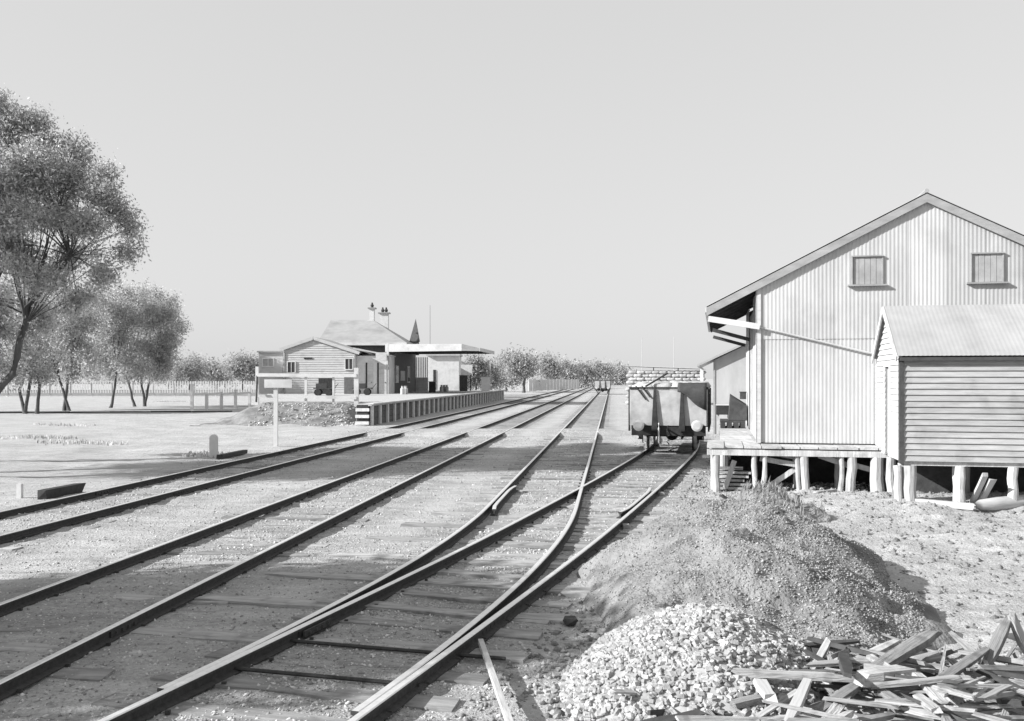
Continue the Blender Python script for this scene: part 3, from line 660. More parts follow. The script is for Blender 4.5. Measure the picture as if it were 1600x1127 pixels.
# tarred sheet hanging over the corner, ropes on the other
vs = []; nn = 10
for i in range(nn + 1):
    f = i / nn; x = .30 + .93 * f
    ztip = 2.22 - (.10 + .62 * f ** 1.1) + (.05 * math.sin(7 * f))
    vs += [(x, .55, 2.42), (x, -.10, 2.295), (x, -.115 - .015 * math.sin(9 * f), 2.05 if f > .25 else 2.2 - f * .5), (x, -.11 - .02 * math.sin(11 * f), min(ztip, 2.19 - f * .55))]
mb = MB(); fs = [(4 * i + a, 4 * i + a + 1, 4 * i + 5 + a, 4 * i + 4 + a) for i in range(nn) for a in range(3)]
mb.poly(vs, fs); o = mb.build('tarpaulin', M_tarp, smooth=True); o.matrix_world = WM
so = o.modifiers.new('thick', 'SOLIDIFY'); so.thickness = .012
tag(o, 'dark tarred sheet hanging over the right corner of the wagon end', 'tarpaulin')
for (x0, x1, z) in ((-1.05, -.72, 1.86), (-.85, -.58, 1.94)):
    mb = MB(); mb.tube([(x0, -.02, 2.30), (x0 + .02, -.10, 2.27), (x1, -.075, z)], .025, 6); o = mb.build('rope', M_black); o.matrix_world = WM
    tag(o, 'dark lashing rope slanting down the left of the wagon end, ' + ('outer one' if x0 < -1 else 'inner one'), 'rope')
mb = MB(); mb.tube([(-.75, .2, 2.30), (-.1, 1.0, 2.72)], .03, 6); o = mb.build('pole', M_dark); o.matrix_world = WM; tag(o, 'thin dark pole sticking up from the sacks on the wagon', 'pole')

# ------------------------------------------------------------------ second shed and things behind
s2 = thing('rear_shed', 'pale iron shed with sloping roof standing beyond the goods shed', 'shed', (9.4, 44, 0))
FR2 = ((9.25, 44.0, 0), AX, AY); Y2 = 44
mb = MB(FR2); mb.poly([(0, 0, 0), (7, 0, 0), (7, 0, 3.5), (3.5, 0, 5.1), (0, 0, 3.40), (0, 7, 0), (7, 7, 0), (7, 7, 3.5), (3.5, 7, 5.1), (0, 7, 3.40)], [(0, 1, 2, 3, 4), (9, 8, 7, 6, 5), (0, 4, 9, 5), (1, 6, 7, 2)]); mb.build('wall', M_iron, s2)
for a, b in (((3.5, 5.2), (-.75, 3.20)), ((3.5, 5.2), (7.6, 3.3))):
    mb = MB(FR2); mb.poly([(a[0], -.3, a[1]), (b[0], -.3, b[1]), (b[0], 7.3, b[1]), (a[0], 7.3, a[1]), (a[0], -.3, a[1] - .1), (b[0], -.3, b[1] - .1), (b[0], 7.3, b[1] - .1), (a[0], 7.3, a[1] - .1)], [(0, 1, 2, 3), (7, 6, 5, 4), (0, 4, 5, 1), (1, 5, 6, 2)]); mb.build('roof', M_roof, s2)
mb = MB(FR2); mb.box(-.02, .06, -.03, -.004, 0, 3.36); mb.build('corner_trim', M_barge, s2)
for i in range(4):
    mb = MB(FR2); mb.box(-.62, -.56, .2 + i * 2.2, .26 + i * 2.2, 0, 3.12); mb.build('awning_post', M_white, s2)
# long pale store beyond the wagon
bt = thing('bag_stack_cover', 'low pale sheet of iron covering the bag stack far behind the wagon', 'cover', P(1015, 600, 95))
a = P(979, 605, 95); FRs = ((a.x, a.y, 0), (.99, -.14), (.14, .99))
mb = MB(FRs); mb.poly([(-.2, -.2, 3.80), (7.8, -.2, 3.50), (7.8, 5, 3.50), (-.2, 5, 3.80), (-.2, -.2, 3.86), (7.8, -.2, 3.56), (7.8, 5, 3.56), (-.2, 5, 3.86)], BX); mb.build('sheet', M_iron, bt)
for i in range(4):
    mb = MB(FRs); x = .2 + i * 2.4; mb.box(x, x + .1, .5, .6, 3.3, 3.77 - .0375 * (x + .2)); mb.build('bearer', M_timber, bt)
o = MB(FRs).box(.1, 7.6, .5, 4.6, 0, 3.28).build('bag_mass', M_sack); tag(o, 'packed inner mass of the bag stack behind its front courses', 'bags', kind='stuff')
for row in range(10):
    for c in range(10):
        o = link('grain_bag', SK[(row + c) % 4]); q = MB(FRs).T((0.35 + c * .74 + (.3 if row % 2 else 0) + rng.uniform(-.05, .05), .3 + rng.uniform(-.06, .06), 0.16 + row * .335))
        o.location = q; o.rotation_euler = (0, rng.uniform(-.06, .06), -.14 + rng.uniform(-.08, .08))
        tag(o, 'pale grain bag in the %s course up of the bag stack behind the wagon' % ('lowest', 'second', 'third', 'fourth', 'fifth', 'sixth', 'seventh', 'eighth', 'ninth', 'top')[row], 'bag', 'grain bags in the stack')
for px, py0, Y, lab in ((1003, 528, 120, 'thin bare pole left of the bag stack behind the wagon'), (1053, 526, 110, 'thin bare pole right of the bag stack behind the wagon'), (672, 477, 140, 'thin tall mast behind the platform canopy'), (766, 545, 128, 'slender white post at the far end of the platform')):
    p = P(px, py0, Y); t_ = thing('slender_pole', lab, 'pole', (p.x, p.y, 0)); mb = MB(); mb.tube([(p.x, p.y, -.1), (p.x, p.y, p.z)], [.04, .025], 8); mb.build('pole_shaft', M_gboard if px != 672 else M_bark, t_)

# ------------------------------------------------------------------ station platform
PX0, PY0 = -7.75, 52.4; PS = 0.102; PE = 119.0; PZ = 1.15
pf = thing('station_platform', 'long raised station platform with dark panelled face and pale posts', 'platform', (PX0, PY0, 0))
PFR = ((PX0, PY0, 0), (1 / math.hypot(1, PS), -PS / math.hypot(1, PS)), (PS / math.hypot(1, PS), 1 / math.hypot(1, PS))); PL = (PE - PY0) * 1.005
mb = MB(PFR); mb.box(-.85, .12, -.06, 7.0, PZ - .09, PZ); xs_l = lambda t: -8.2 - .155 * (t - 7); pv = [(-8.2, 7.0), (.12, 7.0), (.12, PL), (xs_l(34), PL), (xs_l(34), 34)]; mb.poly([(a, b, PZ - .09) for a, b in pv] + [(a, b, PZ) for a, b in pv], [(4, 3, 2, 1, 0), (5, 6, 7, 8, 9)] + [(i, (i + 1) % 5, 5 + (i + 1) % 5, 5 + i) for i in range(5)]); mb.build('deck', M_gravel, pf)
mb = MB(PFR); mb.box(.0, .22, -.1, PL, PZ + .004, PZ + .07); mb.build('coping', M_white, pf)
mb = MB(PFR); mb.box(-.8, -.12, .1, 7.1, -.1, PZ - .092); mb.poly([(-.12 if a > 0 else a * .985, b, -.1) for a, b in pv] + [(-.12 if a > 0 else a * .985, b, PZ - .092) for a, b in pv], [(4, 3, 2, 1, 0), (5, 6, 7, 8, 9)] + [(i, (i + 1) % 5, 5 + (i + 1) % 5, 5 + i) for i in range(5)]); mb.build('fill', M_earth, pf)
t = .15
while t < PL - 1:
    mb = MB(PFR); mb.box(-.02, .10, t, t + .30, -.05, PZ - .095); mb.build('wall_post', M_post, pf)
    for r_ in range(3):
        mb = MB(PFR); z = r_ * .35; mb.box(-.09, -.03, t + .16, t + 2.0, z + .005 - (.06 if r_ == 0 else 0), z + .342); mb.build('wall_panel', M_panel, pf)
    t += 1.85
for i in range(3):
    mb = MB(PFR); z = .05 + i * .36; mb.box(-.78, -.02, -.22 + i * .05, -.07, z, z + .17); mb.build('end_sleeper', M_post, pf)
    mb = MB(PFR); mb.box(-.72, -.1, -.065, .08, z + .18, z + .355); mb.build('end_panel', M_black, pf)
# earth bank in front of the platform end
bx = np.linspace(-17.6, -8.5, 60); by = np.linspace(50.5, 60, 50); BXg, BYg = np.meshgrid(bx, by)
hb = 1.08 * ss(52.0, 56.4, BYg + .6 * fbm(BXg, BYg, .5, 3, 3)) * ss(-17.6, -14.6, BXg) * (1 - .9 * ss(-9.6, -8.6, BXg) * (1 - ss(56, 58, BYg))) + .22 * fbm(BXg, BYg, 1.1, 4, 5) * ss(51, 53, BYg) - .05
ii = (np.arange(49)[:, None] * 60 + np.arange(59)[None, :]).ravel()
o = npmesh('earth_bank', np.stack([BXg, BYg, hb], -1), np.stack([ii, ii + 1, ii + 61, ii + 60], -1), M_earth, smooth=True); tag(o, 'rough earth bank sloping up to the near end of the platform', 'bank')
n = 420; xs = NR.uniform(-14.5, -8.6, n) + 0 * NR.random(n); ys = NR.uniform(52, 56.5, n); hh = 1.08 * ss(52.0, 56.4, ys) * ss(-17.6, -14.6, xs) * (1 - .9 * ss(-9.6, -8.6, xs) * (1 - ss(56, 58, ys)))
tag(chips('bank_stone', xs, ys, hh, NR.uniform(.03, .10, n), M_ballast), 'broken stones strewn over the bank below the white railing', 'stones', kind='stuff')

# white railing at the platform end
fn = thing('white_railing', 'white post and rail fence on the bank at the platform end', 'fence', P(480, 625, 57))
FY = 57.0
def post(px, y0, y1, w, nm='post', Y=FY):
    a = P(px, y0, Y); b = P(px, y1, Y); mb = MB(); mb.box(a.x - w / 2, a.x + w / 2, Y - w / 2, Y + w / 2, b.z - .2, a.z); return mb.build(nm, M_white, fn)
post(402, 573, 628, .18); post(478, 584, 630, .14); post(521, 588, 626, .12); post(557, 575, 652, .26)
for (a, b, h) in (((402, 586), (557, 587), .20), ((402, 619), (557, 622), .17)):
    p, q = P(*a, FY - .11), P(*b, FY - .16); mb = MB(); mb.beam(p, q, .06, h); mb.build('rail', M_white, fn)
p = P(404, 616, FY - .1); mb = MB(); mb.beam(P(402.5, 576, FY + .15), P(400.5, 628, FY - .6), .1, .14); mb.build('stay', M_dark, fn)
# white board on a post
sg = thing('white_signboard', 'blank white board on a tall white post before the platform end', 'sign', G(431, 697))
p = G(431, 697); mb = MB(); mb.box(p.x - .075, p.x + .075, p.y - .06, p.y + .06, -.2, P(431, 594, p.y).z); mb.build('post', M_white, sg)
a = P(414, 593, p.y); b = P(457, 606, p.y); mb = MB(); mb.box(a.x, b.x, p.y - .11, p.y - .065, b.z, a.z); mb.build('board', M_white, sg)
# small rounded marker post left of track one
mk = thing('marker_post', 'short white round-topped marker post among weeds beside the track', 'marker post', G(334, 715))
p = G(334, 715); w = .13; Yk = p.y; mb = MB(); pts = [(-w, 0), (w, 0), (w, .62)] + [(w * math.cos(a), .62 + w * math.sin(a)) for a in np.linspace(.3, 2.84, 8)] + [(-w, .62)]
k = len(pts); vs = [(p.x + x, Yk - .05, z) for x, z in pts] + [(p.x + x, Yk + .05, z) for x, z in pts]
mb.poly(vs, [tuple(range(k)), tuple(range(k, 2 * k))[::-1]] + [(i, (i + 1) % k, k + (i + 1) % k, k + i) for i in range(k)]); mb.build('slab', M_white, mk)
# white post and rail fence farther left
f2 = thing('low_white_fence', 'low white post and rail fence left of the bank near the trees', 'fence', G(300, 642))
prev = None
for i, px in enumerate((300, 323, 346, 368, 390)):
    Y = 77 + i * 1.8; top = P(px, (600, 615, 612, 609, 606)[i], Y); mb = MB(); mb.box(top.x - .11, top.x + .11, Y - .1, Y + .1, -.1, top.z); mb.build('post', M_white, f2)
    if prev is not None:
        for dz in (-.15,):
            mb = MB(); zt = min(prev.z, top.z); mb.beam((prev.x, prev.y - .12, 1.25), (top.x, top.y - .12, 1.35), .06, .16); mb.build('rail', M_white, f2)
    prev = top
# long pale paling fence
pf2 = thing('paling_fence', 'long pale paling fence across the far side behind the trees', 'fence', (-60, 140, 0))
mb = MB(); x = -105.0
while x < -36.5:
    mb.box(x, x + .17, 140 + (x + 36) * .08, 140.04 + (x + 36) * .08, .5, 2.2 + rng.uniform(-.03, .03)); x += .36
tag(mb.build('paling', M_gboard, pf2), kind='stuff')
for z in (.85, 1.9):
    mb = MB(); mb.beam((-105, 140.1 - 69 * .08, z), (-36.5, 140.1 - .04, z), .08, .16); mb.build('rail', M_gboard, pf2)
mb = MB()
for i in range(24): x = -104 + i * 2.9; mb.box(x - .1, x + .1, 140.15 + (x + 36) * .08, 140.35 + (x + 36) * .08, -.1, 2.2)
tag(mb.build('fence_post', M_gboard, pf2), kind='stuff')
mb = MB(); mb.box(-105, -36.5, 143, 143.1, 0, .7); tag(mb.build('plinth_board', M_barge), 'low grey board wall at the foot of the long paling fence', 'wall')
# far white fence right of the platform
ff = thing('far_white_fence', 'far pale close-boarded fence between the platform end and the distant wagon', 'fence', P(860, 600, 190))
a = P(826, 606, 170); b = P(905, 604, 205); d = (b - a); 
for i in range(16):
    p0 = a + d * (i / 16); p1 = a + d * ((i + .96) / 16); mb = MB(); mb.beam((p0.x, p0.y, 1.4), (p1.x, p1.y, 1.4), .08, 2.1 + rng.uniform(-.1, .1)); mb.build('panel', M_white, ff)

# ------------------------------------------------------------------ station building
sb = thing('station_building', 'pale weatherboard station building with hipped roof, gabled wing and platform canopy', 'station', (-15, 90, PZ))
def sx(px, Y): return (px - 800) * Y / F
def sz(py, Y): return CZ - (py - HY) * Y / F
def sbx(name, m, x0, x1, y0, y1, z0, z1, parent=sb): mb = MB(); mb.box(x0, x1, y0, y1, z0, z1); return mb.build(name, m, parent)
def swin(x0, x1, y, z0, z1, pane=M_glass, parent=sb):
    mb = MB(); f = .08
    mb.box(x0 - f, x0, y - .07, y - .003, z0 - f, z1 + f); mb.box(x1, x1 + f, y - .07, y - .003, z0 - f, z1 + f); mb.box(x0, x1, y - .07, y - .003, z1, z1 + f); mb.box(x0, x1, y - .09, y - .003, z0 - f, z0)
    mb.box((x0 + x1) / 2 - .025, (x0 + x1) / 2 + .025, y - .05, y - .02, z0, z1)
    w_ = mb.build('window', M_white, parent); mb = MB(); mb.box(x0, x1, y - .018, y - .004, z0, z1); mb.build('pane', pane, w_); return w_
# gabled wing
Y = 88.0; xl, xr, xm = sx(443, Y), sx(555, Y), sx(490, Y); zl, zr, zm = sz(548, Y), sz(551, Y), sz(529, Y)
mb = MB(); mb.poly([(xl, Y, PZ), (xr, Y, PZ), (xr, Y, zr), (xm, Y, zm), (xl, Y, zl), (xl, Y + 9, PZ), (xr, Y + 9, PZ), (xr, Y + 9, zr), (xm, Y + 9, zm), (xl, Y + 9, zl)], [(0, 1, 2, 3, 4), (9, 8, 7, 6, 5), (0, 4, 9, 5), (1, 6, 7, 2)]); mb.build('wing_wall', M_white, sb)
z = PZ
while z < zm - .1:
    zt = z + .21; zc_ = z + .12
    xa_ = xl if zc_ < zl else xl + (xm - xl) * (zc_ - zl) / (zm - zl); xb_ = xr if zc_ < zr else xr + (xm - xr) * (zc_ - zr) / (zm - zr)
    mb = MB(); mb.poly([(xa_, Y - .006, zt), (xa_, Y - .05, z), (xb_, Y - .05, z), (xb_, Y - .006, zt), (xa_, Y - .002, z), (xb_, Y - .002, z)], [(0, 1, 2, 3), (1, 4, 5, 2)]); mb.build('weatherboard', M_gboard, sb); z += .21
sbx('wing_door', M_shadewall, sx(538, Y), sx(551, Y), Y - .10, Y - .052, PZ, sz(584, Y))
for (xe, ze) in ((sx(438, Y), sz(547, Y)), (sx(562, Y), sz(552.5, Y))):
    mb = MB(); z = .16; mb.poly([(xm, Y - .15, zm + z), (xe, Y - .15, ze + z), (xe, Y + 9, ze + z), (xm, Y + 9, zm + z), (xm, Y - .15, zm + .03), (xe, Y - .15, ze + .03), (xe, Y + 9, ze + .03), (xm, Y + 9, zm + .03)], [(0, 1, 2, 3), (7, 6, 5, 4), (0, 4, 5, 1), (1, 5, 6, 2), (2, 6, 7, 3)]); mb.build('wing_roof', M_roof, sb)
    mb = MB(); mb.beam((xm, Y - .19, zm + .02), (xe, Y - .19, ze + .02), .06, .28, up=(0, 0, 1)); mb.build('barge_board', M_gboard, sb)
sbx('gable_vent', M_black, sx(475, Y), sx(488, Y), Y - .10, Y - .004, sz(561, Y), sz(558.5, Y))
swin(sx(450, Y), sx(461, Y), Y - .055, sz(582, Y), sz(566, Y)); swin(sx(540, Y), sx(551, Y), Y - .055, sz(577, Y), sz(561, Y), M_glass)
sbx('hopper_door', M_black, sx(498, Y), sx(520, Y), Y - .10, Y - .004, PZ, sz(591, Y))
# annex with doors
Y = 88.7; z = sz(556, Y)
sbx('annex_wall', M_white, sx(557, Y) + .02, sx(606, Y), Y, Y + 5, PZ, z)
mb = MB(); mb.poly([(sx(553, Y), Y - .4, z + .75), (sx(608, Y), Y - .4, z + .1), (sx(608, Y), Y + 5, z + .1), (sx(553, Y), Y + 5, z + .75), (sx(553, Y), Y - .4, z + .6), (sx(608, Y), Y - .4, z - .02), (sx(608, Y), Y + 5, z - .02), (sx(553, Y), Y + 5, z + .6)], [(0, 1, 2, 3), (7, 6, 5, 4), (0, 4, 5, 1), (1, 5, 6, 2), (3, 2, 6, 7), (0, 3, 7, 4)]); mb.build('annex_roof', M_iron, sb)
for a, b in ((574, 583), (592, 604)):
    d_ = sbx('door', M_gboard, sx(a, Y), sx(b, Y), Y - .06, Y - .004, PZ, sz(569, Y))
    mb = MB(); mb.box(sx(a, Y) - .14, sx(a, Y) - .01, Y - .09, Y - .004, PZ, sz(567, Y)); mb.build('door_jamb', M_black, d_)
    mb = MB(); mb.tube([(sx(b, Y) - .12, Y - .08, PZ + 1), (sx(b, Y) - .12, Y - .08, PZ + 1.12)], .03, 6); mb.build('handle', M_black, d_)
sbx('name_panel', M_gboard, sx(588, Y), sx(605, Y), Y - .42, Y - .36, sz(563, Y), sz(551, Y))
mb = MB(); mb.box(sx(605.5, 90) - .1, sx(605.5, 90) + .1, 90, 90.2, PZ, sz(537, 90)); mb.build('verandah_post', M_white, sb)
# main block and hipped roof
Y = 97.0; x0, x1 = sx(506, Y), sx(628, Y); ze = sz(536, Y)
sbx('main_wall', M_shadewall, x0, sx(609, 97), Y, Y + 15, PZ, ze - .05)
e = .55; zr_ = sz(500, 104); mb = MB(); xa, xb = sx(517, 104), sx(583, 104)
mb.poly([(x0 - e, Y - e, ze), (x1 + e, Y - e, ze), (x1 + e, Y + 15, ze), (x0 - e, Y + 15, ze), (xa, Y + 7, zr_), (xb, Y + 7, zr_), (x0 - e, Y - e, ze - .16), (x1 + e, Y - e, ze - .16), (x1 + e, Y + 15, ze - .16), (x0 - e, Y + 15, ze - .16)],
        [(0, 1, 5, 4), (1, 2, 5), (2, 3, 4, 5), (3, 0, 4), (0, 6, 7, 1), (1, 7, 8, 2), (3, 9, 6, 0), (6, 9, 8, 7)]); mb.build('main_roof', M_roof, sb)
sbx('fascia', M_white, x0 - e, x1 + e, Y - e - .06, Y - e - .002, ze - .26, ze + .02)
for (pa, pb, cap, pots, YC) in ((578, 585, 483, (581.5,), 104), (594, 607, 490.5, (598, 603.5), 106)):
    c_ = sbx('chimney', M_white, sx(pa, YC), sx(pb, YC), YC - .35, YC + .35, ze, sz(cap, YC))
    mb = MB(); mb.box(sx(pa - 2.5, YC), sx(pb + 2.5, YC), YC - .5, YC + .5, sz(cap, YC), sz(cap - 2, YC)); mb.build('chimney_cap', M_barge, c_)
    for q in pots: mb = MB(); mb.tube([(sx(q, YC), YC, sz(cap - 2, YC)), (sx(q, YC), YC, sz(cap - 6, YC)), (sx(q, YC), YC, sz(cap - 7, YC)), (sx(q, YC), YC, sz(cap - 10, YC))], [.13, .2, .12, .08], 8); mb.build('chimney_pot', M_dark, c_)
# platform-side wall in the shade of the canopy
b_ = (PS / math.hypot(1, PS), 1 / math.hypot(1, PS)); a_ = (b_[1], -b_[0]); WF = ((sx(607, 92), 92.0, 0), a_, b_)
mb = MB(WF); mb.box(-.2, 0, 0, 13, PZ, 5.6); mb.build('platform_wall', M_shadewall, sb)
for t0 in (3.0, 8.5):
    mb = MB(WF); mb.box(.004, .06, t0, t0 + 1.2, PZ + 1, PZ + 2.7); w_ = mb.build('window', M_white, sb); mb = MB(WF); mb.box(.062, .075, t0 + .1, t0 + 1.1, PZ + 1.1, PZ + 2.6); mb.build('pane', M_glass, w_)
mb = MB(WF); mb.box(.004, .03, 5.3, 7.3, PZ + 1.2, PZ + 2.2); mb.build('notice_board', M_gboard, sb)
mb = MB(WF); mb.box(.0, 1.35, 13, 13.15, PZ, PZ + 1.55); mb.build('gate_base', M_gboard, sb)
for i in range(7):
    mb = MB(WF); mb.box(.02 + i * .2, .12 + i * .2, 13.02, 13.1, PZ + 1.56, 4.9); mb.build('lattice_slat', M_white, sb)
# canopy
cw_ = 8.8; mb = MB(WF); z0, z1 = sz(550, 92), sz(538, 92); CD = 11.5
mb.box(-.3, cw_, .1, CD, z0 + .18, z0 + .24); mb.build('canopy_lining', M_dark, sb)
mb = MB(WF); mb.poly([(-.3, 0, z1), (7.1, 0, z1), (cw_, 0, z0 + .32), (cw_, CD, z0 + .32), (7.1, CD, z1), (-.3, CD, z1)], [(0, 1, 4, 5), (1, 2, 3, 4)]); mb.build('canopy_roof', M_iron, sb)
mb = MB(WF); mb.poly([(-.3, -.08, z0), (7.1, -.08, z0 + .08), (7.1, -.08, z1), (-.3, -.08, z1), (-.3, -.02, z0), (7.1, -.02, z0 + .08), (7.1, -.02, z1), (-.3, -.02, z1)], BX); mb.build('canopy_fascia', M_white, sb)
mb = MB(WF); mb.poly([(7.12, -.08, z0 + .08), (cw_, -.08, z0 + .05), (cw_, -.08, z0 + .32), (7.12, -.08, z1), (7.12, -.02, z0 + .08), (cw_, -.02, z0 + .05), (cw_, -.02, z0 + .32), (7.12, -.02, z1)], BX); mb.build('canopy_end', M_barge, sb)
for i in range(8): mb = MB(WF); mb.beam((-.2, .7 + i * 1.38, z0 + .10), (cw_ - .05, .7 + i * 1.38, z0 + .12), .08, .14); mb.build('canopy_joist', M_dark, sb)
mb = MB(WF); mb.box(cw_, cw_ + .05, -.08, CD, z0 + .03, z0 + .36); mb.build('canopy_edge', M_gboard, sb)
# spirelet
YS = 108; xs_, zb = sx(648, YS), sz(534, YS); tp = sz(498, YS); r_ = .55
mb = MB(); mb.poly([(xs_ - r_, YS - r_, zb), (xs_ + r_, YS - r_, zb), (xs_ + r_, YS + r_, zb), (xs_ - r_, YS + r_, zb), (xs_ + .12, YS, tp)], [(0, 1, 4), (1, 2, 4), (2, 3, 4), (3, 0, 4), (0, 3, 2, 1)]); sp_ = mb.build('spirelet', M_shadewall, sb)
mb = MB(); mb.box(xs_ - r_ + .1, xs_ + r_ - .1, YS - .45, YS + .45, 5.2, zb - .005); mb.build('spirelet_base', M_shadewall, sp_)
# left hut and far pale hut on the platform
h1 = thing('flat_roofed_hut', 'small pale flat roofed hut left of the gabled station wing', 'hut', (sx(424, 89), 89, PZ))
mb = MB(); mb.box(sx(404, 89), sx(442, 89), 89, 93, PZ, sz(551, 89)); mb.build('wall', M_gboard, h1)
mb = MB(); mb.box(sx(402, 89), sx(444, 89), 88.8, 93.2, sz(551, 89) + .003, sz(548.5, 89)); mb.build('roof', M_barge, h1)
swin(sx(411, 89), sx(427, 89) , 89, sz(572, 89), sz(561, 89), M_pane, h1)
h2 = thing('far_platform_building', 'far pale boxy building under the right end of the canopy', 'building', (sx(695, 122), 122, PZ))
mb = MB(); mb.box(sx(668, 122), sx(717, 122), 122, 128, .9, sz(556, 122)); mb.build('wall', M_white, h2)
mb = MB(); mb.box(sx(666, 122), sx(719, 122), 121.6, 128.4, sz(556, 122) + .003, sz(553, 122)); mb.build('roof', M_iron, h2)
mb = MB(); mb.box(sx(677, 122), sx(681, 122), 121.93, 121.995, 1.15, sz(578, 122)); mb.build('door', M_black, h2)
h3 = thing('white_name_board', 'white rectangular board on two legs on the platform beyond the canopy', 'sign', (sx(729, 112), 112, PZ))
mb = MB(); mb.box(sx(720, 112), sx(738, 112), 112, 112.08, sz(586, 112), sz(570, 112)); mb.build('board', M_white, h3)
for q in (722, 735): mb = MB(); mb.box(sx(q, 112) - .06, sx(q, 112) + .06, 112.09, 112.2, PZ, sz(572, 112)); mb.build('leg', M_black, h3)
# benches / boxes farther along
for i, (a, b, y0, y1, Y, m, lab) in enumerate(((718, 730, 587, 602, 108, M_dark, 'dark upright box beside the white board on the platform'), (752, 765, 589, 600, 110, M_white, 'white box standing near the far platform edge'), (670, 680, 597, 609, 98, M_black, 'dark barrow-like box under the canopy by the lattice gate'))):
    o_ = thing('platform_box', lab, 'box', (sx(a, Y), Y, PZ)); mb = MB(); mb.box(sx(a, Y), sx(b, Y), Y, Y + .8, PZ, sz(y0, Y)); mb.build('body', m, o_)
    mb = MB(); mb.box(sx(a, Y) - .05, sx(b, Y) + .05, Y - .05, Y + .85, sz(y0, Y) + .002, sz(y0, Y) + .06); mb.build('lid', M_barge, o_)
# gutters, downpipes, cans
for px, Yd, zt in ((444.5, 87.93, 5.0), (554, 87.93, 4.85), (607.5, 88.6, 4.9)):
    mb = MB(); mb.tube([(sx(px, Yd), Yd, PZ), (sx(px, Yd), Yd, zt)], .06, 6); mb.build('downpipe', M_barge, sb)
for i, (px, Yc) in enumerate(((690, 100), (694, 100.6), (698, 100.2), (629, 86), (634, 86.5))):
    x = sx(px, Yc); c_ = thing('milk_can', ('first', 'middle', 'last')[i] + ' of three metal milk cans under the canopy beside the pale building' if i < 3 else ('left' if i == 3 else 'right') + ' metal milk can of the pair standing before the dark station wall', 'milk can', (x, Yc, PZ), 'milk cans on the platform')
    mb = MB(); mb.tube([(x, Yc, PZ), (x, Yc, PZ + .5), (x, Yc, PZ + .62), (x, Yc, PZ + .72)], [.2, .2, .11, .12], 12); mb.build('body', M_iron, c_)
    mb = MB(); mb.tube([(x, Yc, PZ + .722), (x, Yc, PZ + .76)], .13, 12); mb.build('lid', M_barge, c_)
# luggage barrows
def barrow(px, Y, label):
    x = sx(px, Y); t_ = thing('luggage_barrow', label, 'barrow', (x, Y, PZ), 'luggage barrows on the platform')
    mb = MB(); mb.box(x - .8, x + .8, Y - .4, Y + .4, PZ + .55, PZ + .63); mb.build('bed', M_dark, t_)
    for q in (-.45, .45):
        mb = MB(); mb.disc((x + q, Y - .42, PZ + .28), (0, 1, 0), .28, .06, 18); mb.build('wheel', M_black, t_)
        mb = MB(); mb.disc((x + q, Y + .42, PZ + .28), (0, 1, 0), .28, .06, 18); mb.build('wheel', M_black, t_)
    mb = MB(); mb.tube([(x + .8, Y, PZ + .5), (x + 1.2, Y, PZ + 1.0)], .03, 6); mb.build('handle', M_dark, t_)
    mb = MB(); mb.box(x - .6, x + .3, Y - .35, Y + .35, PZ + .632, PZ + 1.0); mb.build('load', M_tarp, t_)
barrow(566, 82, 'dark four wheeled luggage barrow on the platform beside the doors'); barrow(506, 80, 'dark luggage barrow behind the white railing below the gable')

# ------------------------------------------------------------------ trees
def leaves(name, cl, n, size, m, parent, off, flat=.75, shell=.55):
    C = np.array([c[:3] for c in cl]); Rr = np.array([c[3] for c in cl]); w = Rr ** 1.8; w /= w.sum()
    k = NR.choice(len(cl), n, p=w); d = NR.normal(size=(n, 3)); d /= np.linalg.norm(d, axis=1)[:, None]
    r = NR.random(n) ** shell
    # twig sprays: jitter each leaf round one of a limited number of twig points
    nt = max(8, n // 14); tk = NR.choice(len(cl), nt, p=w); td = NR.normal(size=(nt, 3)); td /= np.linalg.norm(td, axis=1)[:, None]
    tp = C[tk] + td * (NR.random(nt) ** shell * Rr[tk])[:, None] * np.array([1, 1, flat])
    pick = NR.integers(0, nt, n); p = tp[pick] + NR.normal(size=(n, 3)) * size * 1.7
    a = NR.normal(size=(n, 3)); a[:, 2] -= .5; a /= np.linalg.norm(a, axis=1)[:, None]
    b = np.cross(a, NR.normal(size=(n, 3))); b /= np.linalg.norm(b, axis=1)[:, None]
    L = (size * NR.uniform(.6, 1.4, n))[:, None]; Wd = L * NR.uniform(.28, .5, n)[:, None]
    V = np.stack([p - a * L / 2, p + b * Wd / 2, p + a * L / 2, p - b * Wd / 2], 1) - np.array(off)
    return npmesh(name, V, np.arange(4 * n).reshape(n, 4), m, parent)
def limb(p0, p1, r0, r1, sag=.0, n=6, wob=.12):
    p0 = Vector(p0); p1 = Vector(p1); L = (p1 - p0).length; pts = []; rad = []
    for i in range(n + 1):
        f = i / n; q = p0.lerp(p1, f) + Vector((rng.uniform(-1, 1), rng.uniform(-1, 1), rng.uniform(-.5, .5))) * wob * L * .12 * (0 if i in (0, n) else 1)
        q.z += sag * L * math.sin(math.pi * f); pts.append(q); rad.append(r0 + (r1 - r0) * f)
    return pts, rad
